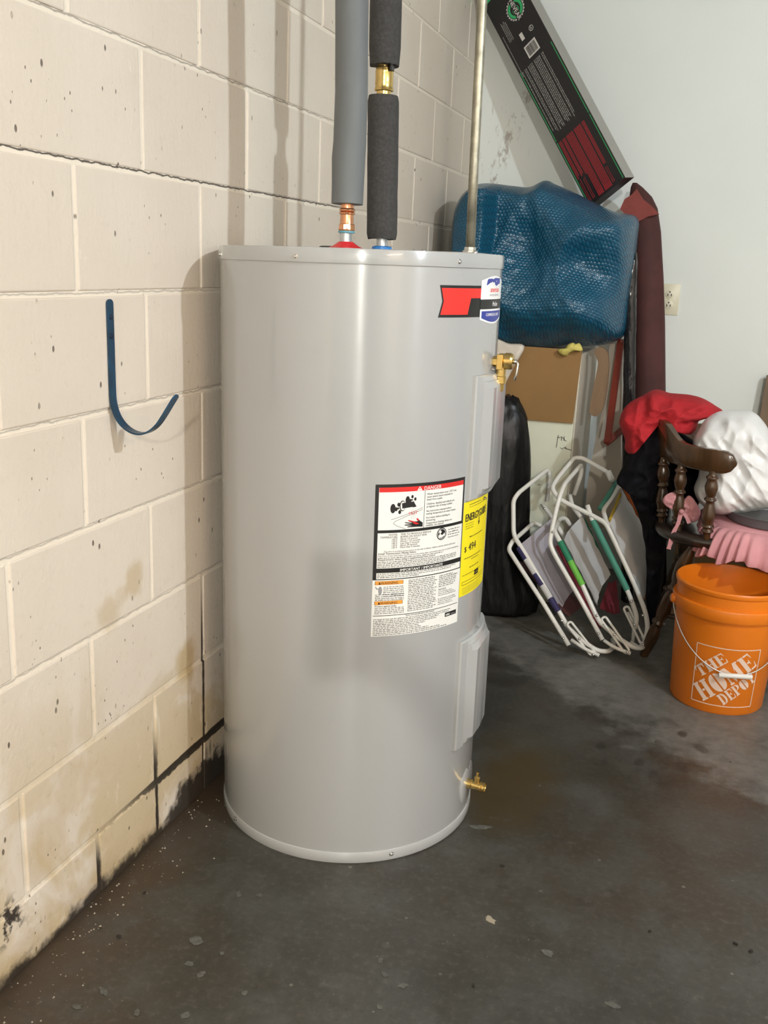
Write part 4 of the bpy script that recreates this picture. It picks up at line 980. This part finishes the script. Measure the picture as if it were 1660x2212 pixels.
# ================================================================== WOODEN CHAIR
mat('dark_wood', (.060, .028, .010), .26, 0, var=.25, vscale=6, coat=.4, stretch=(6, 6, 1)); mat('seat_wood', (.022, .014, .010), .3, 0, var=.2, vscale=6, coat=.3)
wc = thing('wooden_chair', 'dark brown turned wood armchair with curved back rail behind the orange bucket', 'chair', (1.13, 3.15, 0))
CC = Vector((1.135, 3.17, 0)); RA, RBq = .262, .278
def arc(ph, rr=1.0): return Vector((CC.x+RA*rr*math.cos(R2(ph)), CC.y+RBq*rr*math.sin(R2(ph)), 0))
rings_ = []; N = 56
for i in range(N+1):
    ph = 96+168*i/N; t = abs(ph-180)/84
    top = .725+.050*(.5+.5*math.cos(PI*min(1, max(0, (t-.30)/.30)))); bot = .652+.006*t
    e = min(1, (1-t)/.11); e = math.sqrt(max(.02, 1-(1-e)**2)); mid = (top+bot)/2; hh = (top-bot)/2*e
    p = arc(ph); n_ = Vector((math.cos(R2(ph)), math.sin(R2(ph)), 0)); tk = .013
    ring = []
    for (du, dv) in ((-1, -.8), (-.7, -1), (.7, -1), (1, -.8), (1, .8), (.7, 1), (-.7, 1), (-1, .8)):
        ring.append(p+n_*(du*tk+.030*(dv*hh/.06)*.25)+Vector((0, 0, mid+dv*hh)))
    rings_.append(ring)
obj('back_rail', B().rings(rings_), 'dark_wood', wc, True, 40)
def turned(a, c, scale, prof, name, par=wc):
    a, c = Vector(a), Vector(c); L_ = (c-a).length
    pf = catmull([(r, t, 0) for t, r in prof], 4)
    obj(name, B().lathe([(max(.2, p.x)*scale, p.y*L_) for p in pf], a, 20, c-a), 'dark_wood', par, True, 75)
SP = [(0, .55), (.08, .60), (.12, .95), (.16, .65), (.19, .95), (.23, .80), (.34, 1.05), (.46, .85), (.54, .62), (.58, .95), (.62, .65), (.66, .80), (.76, 1.0), (.86, .75), (.90, .95), (.94, .60), (1, .5)]
for ph in (104, 128, 152, 180, 205, 226, 250): turned(arc(ph, .93)+Vector((0, 0, .450)), arc(ph)+Vector((0, 0, .662)), .0195, SP, 'spindle')
# saddle seat
seat = [Vector((1.135+.245*(abs(math.cos(a))**.62)*(1 if math.cos(a) > 0 else -1), 3.155+.242*(abs(math.sin(a))**.62)*(1 if math.sin(a) > 0 else -1), 0)) for a in [2*PI*i/64 for i in range(64)]]
cs = Vector((1.135, 3.15, 0))
obj('seat', B().rings([[cs.lerp(p, k)+Vector((0, 0, z)) for p in seat] for k, z in ((.90, .415), (.97, .420), (1.0, .432), (1.0, .442), (.97, .452), (.85, .455), (.5, .450))]), 'seat_wood', wc, True, 50)
LP = [(0, .50), (.05, .62), (.10, .90), (.20, 1.25), (.30, 1.05), (.36, .70), (.39, 1.0), (.42, .72), (.47, .95), (.60, 1.0), (.66, .75), (.69, 1.05), (.72, .75), (.80, 1.0), (.92, .80), (1, .60)]
feet = [((1.02, 2.97, .425), (.908, 3.05, .001)), ((1.28, 2.98, .425), (1.385, 2.915, .001)), ((1.02, 3.32, .425), (.93, 3.41, .001)), ((1.28, 3.32, .425), (1.37, 3.41, .001))]
for a_, c_ in feet: turned(a_, c_, .0215, LP, 'leg')
mid = lambda f, t: Vector(f[0]).lerp(Vector(f[1]), t)
turned(mid(feet[0], .62), mid(feet[1], .62), .011, [(0, .7), (.5, 1.2), (1, .7)], 'stretcher'); turned(mid(feet[2], .62), mid(feet[3], .62), .011, [(0, .7), (.5, 1.2), (1, .7)], 'stretcher')

# ---- pink ruffled cushion
mat('pink', (.58, .27, .29), .85, 0, var=.07, vscale=14, bump=.15, bscale=120)
cu = thing('seat_cushion', 'pink ruffled seat cushion tied with a bow to the wooden chair', 'cushion', (1.14, 3.14, .457))
sq = lambda a, k: (abs(math.cos(a))**k*(1 if math.cos(a) > 0 else -1), abs(math.sin(a))**k*(1 if math.sin(a) > 0 else -1))
def cpt(a, rx, ry, z, k=.55): u, v = sq(a, k); return Vector((1.255+rx*u, 3.13+ry*v, z))
AA = [2*PI*i/300 for i in range(300)]
obj('pad', B().rings([[cpt(a, .20*s1, .215*s1, z) for a in AA] for s1, z in ((.9, .458), (1, .466), (1, .480), (.95, .490), (.7, .494), (.3, .492))]), 'pink', cu, True)
rf_r = []
for j, (s1, z) in enumerate(((.98, .486), (1.06, .482), (1.12, .468), (1.17, .444), (1.20, .420), (1.225, .400))):
    rf_r.append([cpt(a, .20*s1+.010*j/5*math.sin(a*44+1.6*math.sin(a*7)), .215*s1+.012*j/5*math.sin(a*44+1.6*math.sin(a*7)), z+.010*j/5*math.sin(a*13)) for a in AA])
inner = [[p+Vector((0, 0, -.003))-(p-Vector((1.255, 3.13, p.z)))*.012 for p in r_] for r_ in rf_r[::-1]]
obj('ruffle', B().rings(rf_r+inner, False), 'pink', cu, True)
def ribbon(pts, wd, par, name):
    q = catmull([PY(*p) for p in pts], 5); rr = []
    for i, p in enumerate(q):
        t = ((q[i+1] if i < len(q)-1 else p)-(q[i-1] if i else p)).normalized(); vd = (CAM-p).normalized(); s_ = t.cross(vd).normalized()*wd*.5*(1+.35*noise.noise(p*60)); n_ = s_.cross(t).normalized()*.0016
        rr.append([p-s_-n_, p+s_-n_, p+s_+n_, p-s_+n_])
    obj(name, B().rings(rr), 'pink', par, True, 50)
obj('bow_loop', blob([(1471, 1106), (1452, 1101), (1437, 1091), (1432, 1080), (1440, 1069), (1455, 1063), (1466, 1070), (1470, 1086)], 2.975, .010, .010, .006, 40, 10, 50, None, 4, 2.0), 'pink', cu, True)
obj('bow_loop', blob([(1474, 1104), (1479, 1080), (1490, 1070), (1504, 1084), (1514, 1106), (1508, 1124), (1492, 1128), (1481, 1116)], 2.975, .010, .010, .006, 40, 10, 50, None, 4, 2.0), 'pink', cu, True)
ribbon([(1472, 1106, 2.96), (1466, 1130, 2.955), (1456, 1150, 2.955), (1450, 1170, 2.955), (1445, 1186, 2.955)], .013, cu, 'ribbon_tail')
ribbon([(1474, 1106, 2.96), (1484, 1118, 2.955), (1490, 1130, 2.955)], .010, cu, 'ribbon_tail')
obj('bow_knot', B().lathe([(.004, -.007), (.008, -.003), (.008, .003), (.004, .007)], PY(1473, 1105, 2.952), 12), 'pink', cu, True)

# ---- dark pan and white plastic bag on the seat
mat('pan_grey', (.10, .10, .105), .35); 
tag(obj('round_pan', B().lathe([(.10, 0), (.128, .004), (.138, .030), (.142, .032), (.142, .035), (.134, .034), (.124, .008), (.02, .006)], (1.235, 3.06, .493), 48), 'pan_grey', None, True, 40), 'dark grey round pan on the pink cushion under the white bag', 'pan')
mat('white_bag', (.76, .76, .76), .30, 0, bump=.9, bscale=9, bdist=.012, var=.05, vscale=8, Transmission_Weight=.0)
def bagfold(p, r): return -.022*ridged(Vector((p.x*1.3, 0, p.z*.6)), 10)-.014*ridged(Vector((p.x+p.z, 1, p.z*.5)), 21)
tag(obj('plastic_bag', blob([(1497, 960), (1508, 930), (1525, 905), (1552, 890), (1580, 884), (1612, 886), (1640, 900), (1662, 930), (1680, 980), (1690, 1050), (1680, 1088), (1640, 1098), (1590, 1106), (1550, 1108), (1528, 1094), (1508, 1080), (1500, 1055), (1512, 1010)], 3.075, .12, .12, .016, 9, 34, 150, bagfold, 5, 2.6, 0, .004), 'white_bag', None, True), 'bulging white plastic carrier bag on the chair seat', 'bag')

# ---- clothes
mat('red_cloth', (.38, .009, .015), .85, 0, var=.15, vscale=10, bump=.6, bscale=22, bdist=.008); mat('black_cloth', (.0045, .0042, .006), .85, 0, spec=.15, var=.3, vscale=6, bump=.25, bscale=20, bdist=.006)
mat('black_inner', (.003, .003, .006), .9, spec=.1)
def cfold(p, r): return -.016*ridged(Vector((p.x*.5+p.z*.7, 0, p.z*1.2-p.x)), 12)-.010*ridged(Vector((p.x, 2, p.z)), 25)
tag(obj('red_garment', blob([(1338, 912), (1344, 888), (1362, 868), (1385, 856), (1408, 843), (1430, 843), (1452, 850), (1490, 853), (1522, 862), (1545, 876), (1562, 888), (1540, 898), (1512, 908), (1506, 925), (1494, 938), (1476, 925), (1452, 908), (1430, 902), (1412, 915), (1396, 930), (1376, 945), (1370, 965), (1366, 984), (1352, 970), (1352, 950), (1345, 930)], 3.16, .085, .09, .014, 10, 30, 190, cfold, 5, 2.2, 0, .003), 'red_cloth', None, True), 'red cloth garment draped over the chair back', 'clothing')
tag(obj('black_jacket', blob([(1425, 903), (1446, 908), (1470, 925), (1452, 945), (1436, 960), (1440, 1000), (1446, 1060), (1444, 1120), (1438, 1200), (1430, 1280), (1420, 1350), (1402, 1345), (1397, 1300), (1398, 1220), (1390, 1150), (1372, 1090), (1352, 1052), (1331, 1040), (1345, 1010), (1362, 975), (1378, 945), (1402, 922)], 3.13, .05, .06, .012, 9, 30, 170, cfold, 5, 2.4, 0, .003), 'black_cloth', None, True), 'black jacket hanging from the back of the wooden chair', 'clothing')
tag(obj('dark_garment', blob([(1450, 940), (1490, 945), (1520, 985), (1516, 1040), (1510, 1090), (1490, 1098), (1455, 1090), (1448, 1020)], 3.20, .05, .06, .01, 12, 16, 80, None, 5, 2.6), 'black_inner', None, True), 'dark folded garment on the seat behind the chair spindles', 'clothing')

# ---- carton under the chair, board at right
mat('carton_brown', (.20, .125, .055), .75, 0, var=.06, vscale=6); mat('carton_tape', (.060, .058, .035), .5)
cb = thing('cardboard_box', 'closed brown cardboard box on the floor behind the wooden chair', 'box', (1.18, 3.68, 0))
obj('carton', B().box((.96, 3.50, 0), (1.42, 3.88, .36), .004), 'carton_brown', cb)
obj('tape_strip', B().box((1.20, 3.4985, .0), (1.255, 3.5005, .362)), 'carton_tape', cb)
mat('plank_brown', (.16, .105, .06), .6, 0, var=.12, vscale=4, stretch=(6, 6, 1))
tag(slab('leaning_board', [(1646, 880), (1658, 812), (1740, 816), (1740, 1180), (1600, 1180)], 3.90, .025, 'plank_brown', None, .05), 'brown board leaning on the white back wall behind the white plastic bag', 'board')

# ================================================================== ORANGE BUCKET
mat('bucket_orange', (.72, .185, .008), .36, 0, var=.04, vscale=5); mat('bucket_print', (.78, .60, .50), .5)
BX, BY = 1.132, 2.823
bk = thing('bucket', 'orange plastic bucket with white printed square logo standing on the floor', 'bucket', (BX, BY, 0))
rb0, rb1, BH = .132, .1475, .368
rad = lambda z: rb0+(rb1-rb0)*z/BH
prof = [(rb0-.012, .0), (rb0-.004, .0), (rb0, .006), (rad(.280), .280), (rad(.285)+.009, .282), (rad(.285)+.011, .285), (rad(.310)+.011, .312), (rad(.315)+.008, .316), (rad(.315)+.003, .319), (rad(.335)+.003, .345), (rad(.365)+.007, .348), (rad(.365)+.009, .352), (rad(.365)+.009, .364), (rad(.365)+.006, .368), (rad(.365)+.001, .367), (rad(.35)-.003, .350), (rad(.2)-.003, .2), (rb0-.006, .012), (.01, .010)]
prof = [(rb0-.012, .0), (rb0-.004, .0), (rb0, .006), (rad(.282), .282), (rad(.283)+.010, .283), (rad(.285)+.0115, .286), (rad(.312)+.0115, .314), (rad(.315)+.010, .3175), (rad(.318)+.002, .320), (rad(.345)+.002, .350), (rad(.355)+.005, .353), (rad(.365)+.006, .357), (rad(.365)+.006, .364), (rad(.365)+.003, .368), (rad(.365)-.001, .3665), (rad(.35)-.003, .350), (rad(.2)-.003, .2), (rb0-.006, .012), (.01, .010)]
obj('pail', B().lathe(prof, (BX, BY, 0), 96), 'bucket_orange', bk, True, 35)
VA = math.degrees(math.atan2(CAM.y-BY, CAM.x-BX))      # bearing of the photograph's viewpoint, sets which side the logo faces
LA = VA+9
def bmap(u, v, h):
    z = .028+v; r = rad(z)+.0006+.00025*h; a = R2(LA)+u/rad(.1); return Vector((BX+r*math.cos(a), BY+r*math.sin(a), z))
P = Print(bmap); SQ = .176
for a_, c_ in (((-SQ/2, 0), (SQ/2, 0)), ((SQ/2, 0), (SQ/2, SQ)), ((SQ/2, SQ), (-SQ/2, SQ)), ((-SQ/2, SQ), (-SQ/2, 0))):
    P.line('bucket_print', [a_, c_], .0028)
def half_ell(cx, cy, rx, ry, ri, side, n=12):
    o_ = [(cx+side*rx*math.cos(a), cy+ry*math.sin(a)) for a in [(-PI/2+PI*i/n) for i in range(n+1)]]
    i_ = [(cx+side*ri*math.cos(a), cy+ry*.72*math.sin(a)) for a in [(PI/2-PI*i/n) for i in range(n+1)]] if ri > 0 else []
    return o_+i_
# stencil slab letters in a unit-high cell: list of polygons, and width
def R_(x0, y0, x1, y1): return [(x0, y0), (x1, y0), (x1, y1), (x0, y1)]
GLY = {
 'T': ([R_(.30, 0, .58, .80), R_(.20, 0, .68, .10), [(.0, .62), (.06, .62), (.16, .86), (.27, .86), (.27, 1), (0, 1)], [(.88, .62), (.82, .62), (.72, .86), (.61, .86), (.61, 1), (.88, 1)], R_(.30, .84, .58, 1)], .92),
 'H': ([R_(.08, 0, .36, 1), R_(0, 0, .44, .09), R_(0, .91, .44, 1), R_(.62, 0, .90, 1), R_(.54, 0, .98, .09), R_(.54, .91, .98, 1), R_(.40, .45, .58, .56)], 1.02),
 'E': ([R_(.08, 0, .36, 1), R_(0, 0, .36, .09), R_(0, .91, .36, 1), R_(.40, .90, .78, 1), [(.78, 1), (.70, .90), (.78, .66), (.82, .66)], R_(.40, 0, .80, .10), [(.80, 0), (.72, .10), (.80, .36), (.85, .36)], R_(.40, .45, .58, .56), R_(.55, .36, .60, .66)], .88),
 'O': ([half_ell(.44, .5, .44, .52, 0, -1), half_ell(.54, .5, .44, .52, 0, 1)], 1.02),
 'M': ([R_(.06, 0, .16, 1), R_(0, 0, .26, .09), [(.0, 1), (.32, 1), (.58, .35), (.48, 0), (.44, 0), (.14, .86), (0, .90)], [(.62, .40), (.86, 1), (1.14, 1), (1.14, .91), (1.06, .91), (1.06, .09), (1.14, .09), (1.14, 0), (.70, 0), (.70, .09), (.78, .09), (.78, .70)]], 1.18),
 'D': ([R_(.08, 0, .36, 1), R_(0, 0, .36, .09), R_(0, .91, .36, 1), half_ell(.42, .5, .48, .5, .22, 1)], .96),
 'P': ([R_(.08, 0, .36, 1), R_(0, 0, .44, .09), R_(0, .91, .36, 1), [(x*1.0, .46+.54*y) for x, y in half_ell(.42, .5, .42, .5, .16, 1)]], .88),
}
def stencil(st, u, v, size, rot, sx=1.0):
    c_, s_ = math.cos(rot), math.sin(rot); x = 0
    for ch in st:
        pol, wd = GLY[ch]
        for pl in pol:
            q = []
            for a, d in pl: X_, Y_ = (x+a)*size*sx, d*size; q.append((u+X_*c_-Y_*s_, v+X_*s_+Y_*c_))
            P.poly('bucket_print', q, 2, .012)
        x += wd+.04
rot = R2(42)
stencil('HOME', -.052, .005, .056, rot, .79); stencil('THE', -.069, .076, .033, rot, 1.0); stencil('DEPOT', .004, .004, .035, rot, .70)
P.build(bk, {'bucket_print': 'logo_lettering'})
HA = R2(VA-72); hd = Vector((math.cos(HA), math.sin(HA), 0)); fd = Vector((math.cos(R2(VA+16)), math.sin(R2(VA+16)), 0))
er = rad(.30)+.0145
b = B()
for s_ in (1, -1): obj('ear', B().lathe([(.014, -.006), (.014, .002), (.010, .006)], Vector((BX, BY, .300))+hd*er*s_, 16, hd*s_), 'bucket_orange', bk, True, 40)
mat('wire', (.55, .53, .50), .35, .8); mat('grip_white', (.80, .80, .77), .4)
hpts = []
for i in range(41):
    t = i/40; an = HA+PI*t; z = .300-.170*math.sin(PI*t)**.85; rr_ = max(er if t in (0, 1) else 0, rad(z)+.0045+.010*abs(math.cos(PI*t)))
    hpts.append(Vector((BX+rr_*math.cos(an), BY+rr_*math.sin(an), z)))
obj('handle', B().tube(hpts, .0019, 8), 'wire', bk, True)
gd = (hpts[21]-hpts[19]).normalized()
obj('grip', B().lathe([(.0055, -.046), (.0070, -.044), (.0070, .044), (.0055, .046)], hpts[20]+fd*.006, 14, gd), 'grip_white', bk, True, 40)

# ================================================================== LITTER ON THE FLOOR
mat('chip_tan', (.30, .26, .19), .7); mat('chip_pale', (.085, .083, .072), .6, 0, var=.3, vscale=90); mat('chip_dark', (.02, .016, .012), .7)
def chip(px, py, sx_, sy_, m, name, label, cat, group=None, th=.0012, rotz=0, seed=0):
    c = PZ(px, py, 0); rr = random.Random(seed+px); n = 13
    pts = []
    for i in range(n):
        a = 2*PI*i/n; k = rr.uniform(.55, 1.15); x, y = sx_*k*math.cos(a), sy_*k*math.sin(a)
        k = 1
        pts.append(c+Vector((x*math.cos(rotz)-y*math.sin(rotz), x*math.sin(rotz)+y*math.cos(rotz), .0003)))
    return tag(obj(name, B().prism(pts, (0, 0, th)), m), label, cat, group)
chip(1060, 1988, .016, .008, 'chip_tan', 'paper_scrap', 'tan paper scrap lying on the open floor in front of the heater', 'scrap', None, .0015, -.5)
chip(423, 2033, .014, .012, 'chip_pale', 'paint_flake', 'pale leaf shaped paint flake below left of the heater', 'paint chip', None, .0012, .6)
chip(224, 2143, .014, .007, 'chip_pale', 'paint_flake', 'pale oval paint flake near the bottom left corner of the floor', 'paint chip', None, .0012, -.4)
chip(1035, 1787, .030, .010, 'chip_pale', 'paint_flake', 'long pale flake on the floor under the brass drain valve', 'paint chip', None, .001, .3)
chip(1185, 2060, .014, .010, 'chip_pale', 'paint_flake', 'round pale paint spot on the floor right of the tan scrap', 'paint chip', None, .0008)
chip(1323, 2171, .013, .010, 'chip_pale', 'paint_flake', 'round pale paint spot nearest the bottom right of the floor', 'paint chip', None, .0008)
for i, (x, y, s1) in enumerate(((408, 2082, .009), (435, 2105, .010), (516, 1932, .008), (167, 2176, .009), (400, 2195, .011), (296, 2188, .008), (480, 2060, .006), (560, 1935, .008), (822, 2075, .007), (830, 2105, .008), (870, 2130, .009), (528, 2145, .007), (820, 2175, .007), (1168, 1925, .005))):
    chip(x, y, s1, s1*.7, 'chip_pale', 'paint_speck', 'small pale paint chip scattered on the grey floor', 'paint chip', 'small paint chips on the floor', .001, i, i)
for i, (x, y, s1) in enumerate(((1086, 1872, .004), (1404, 2013, .004), (1023, 2130, .005), (1590, 2040, .005), (1622, 2056, .005), (312, 1930, .004), (257, 2025, .005))):
    chip(x, y, s1, s1*.7, 'chip_dark', 'dirt_crumb', 'tiny dark crumb of dirt lying on the grey floor', 'crumb', 'dark crumbs on the floor', .003, i, i)
# grit along the foot of the wall: too many and too small to count
mat('grit', (.30, .26, .20), .8)
b = B(); rr = random.Random(11)
for i in range(240):
    y = rr.uniform(.95, 1.75); x = .006+abs(rr.gauss(0, .05)); s1 = .0005+.0022*rr.random()**3
    if x > .3: continue
    a = rr.uniform(0, PI); c_, s_ = math.cos(a)*s1, math.sin(a)*s1
    b.add([(x+c_, y+s_, .0002), (x-s_, y+c_, .0002), (x-c_, y-s_, .0002), (x+s_, y-c_, .0002), (x, y, s1*1.1)], [(0, 1, 4), (1, 2, 4), (2, 3, 4), (3, 0, 4), (3, 2, 1, 0)])
gt = obj('wall_grit', b, 'grit'); gt['kind'] = 'stuff'; gt['label'] = 'pale mortar grit crumbled along the foot of the block wall'; gt['category'] = 'grit'

# ================================================================== PHOTOGRAPHER (outside the frame; casts the phone shaped shadow on the heater)
mat('phone_black', (.01, .01, .011), .3)
pcn = CAM-FW*.016-RT*.018-UP*.052
def cambox(c, w_, h_, d_):
    b = B().box((-w_/2, -h_/2, -d_/2), (w_/2, h_/2, d_/2), .003)
    M_ = Matrix.Identity(4)
    for i in range(3): M_[i][0] = RT[i]; M_[i][1] = UP[i]; M_[i][2] = -FW[i]; M_[i][3] = c[i]
    return b.xf(M_)
ph = thing('phone', 'black phone held upright in the hand of the photographer', 'phone', pcn)
obj('phone_body', cambox(pcn, .077, .158, .009), 'phone_black', ph)
def person_mat():
    t = NT('person_cloth'); sx, sy, sz = t.sep(t.pos())
    face = t.smooth(sz, 1.475, 1.485); hand = t.math('MULTIPLY', t.smooth(sy, -.155, -.145), t.smooth(sx, 1.36, 1.34))
    t.set(Base_Color=t.mix(t.math('MAXIMUM', face, hand), (.03, .035, .05, 1), (.50, .32, .24, 1)), Roughness=.8); return t.m
MATS['person'] = person_mat()
hc = pcn+RT*.050-UP*.040-FW*.018
V_ = [((1.66, -.80, .92), .125), ((1.66, -.80, 1.12), .125), ((1.66, -.79, 1.34), .135), ((1.655, -.78, 1.47), .055), ((1.645, -.75, 1.57), .085), ((1.64, -.74, 1.66), .080),
      ((1.49, -.80, 1.40), .060), ((1.42, -.55, 1.15), .045), (tuple(hc+RT*.055-UP*.05-FW*.09), .028), (tuple(hc+RT*.010-UP*.012), .030),
      ((1.84, -.80, 1.40), .060), ((1.90, -.80, 1.13), .045), ((1.90, -.74, .88), .032), ((1.895, -.72, .79), .030),
      ((1.57, -.80, .86), .095), ((1.56, -.78, .48), .065), ((1.55, -.80, .10), .045), ((1.54, -.68, .035), .035),
      ((1.75, -.80, .86), .095), ((1.76, -.78, .48), .065), ((1.77, -.80, .10), .045), ((1.78, -.68, .035), .035)]
Ed = [(0, 1), (1, 2), (2, 3), (3, 4), (4, 5), (2, 6), (6, 7), (7, 8), (8, 9), (2, 10), (10, 11), (11, 12), (12, 13), (0, 14), (14, 15), (15, 16), (16, 17), (0, 18), (18, 19), (19, 20), (20, 21)]
for k, (up_, ln) in enumerate(((.030, .045), (.010, .050), (-.010, .048), (-.028, .040))):    # four fingers round the edge of the phone
    i0 = len(V_); a_ = hc+UP*up_-RT*.004
    V_ += [(tuple(a_-FW*.002), .0095), (tuple(a_+FW*.022-RT*.004), .0088), (tuple(a_+FW*.026-RT*ln*.6-FW*.0), .0080)]
    Ed += [(9, i0), (i0, i0+1), (i0+1, i0+2)]
i0 = len(V_); V_ += [(tuple(hc-UP*.005-RT*.022-FW*.004), .0105), (tuple(hc+UP*.028-RT*.034-FW*.002), .0090)]; Ed += [(9, i0), (i0, i0+1)]
i0 = len(V_); hl = Vector(V_[13][0])
for k in range(4): V_ += [(tuple(hl+Vector((0, .03-.018*k, -.05))), .0095), (tuple(hl+Vector((-.008, .035-.018*k, -.095))), .008)]; Ed += [(13, i0+2*k), (i0+2*k, i0+2*k+1)]
V_ += [(tuple(hl+Vector((-.02, .045, -.02))), .0105), (tuple(hl+Vector((-.025, .06, -.055))), .009)]; Ed += [(13, len(V_)-2), (len(V_)-2, len(V_)-1)]
me = bpy.data.meshes.new('person'); me.from_pydata([v for v, r in V_], Ed, []); po = bpy.data.objects.new('person', me); COL.objects.link(po)
sk = po.modifiers.new('skin', 'SKIN'); sk.use_smooth_shade = True
if not me.skin_vertices: 
    pass
for i, (v, r) in enumerate(V_): me.skin_vertices[0].data[i].radius = (r, r)
me.skin_vertices[0].data[0].use_root = True
po.modifiers.new('sub', 'SUBSURF').levels = 2; po.modifiers['sub'].render_levels = 2
me.materials.append(MATS['person'])
tag(po, 'person in dark clothes behind the viewpoint raising a phone', 'person')
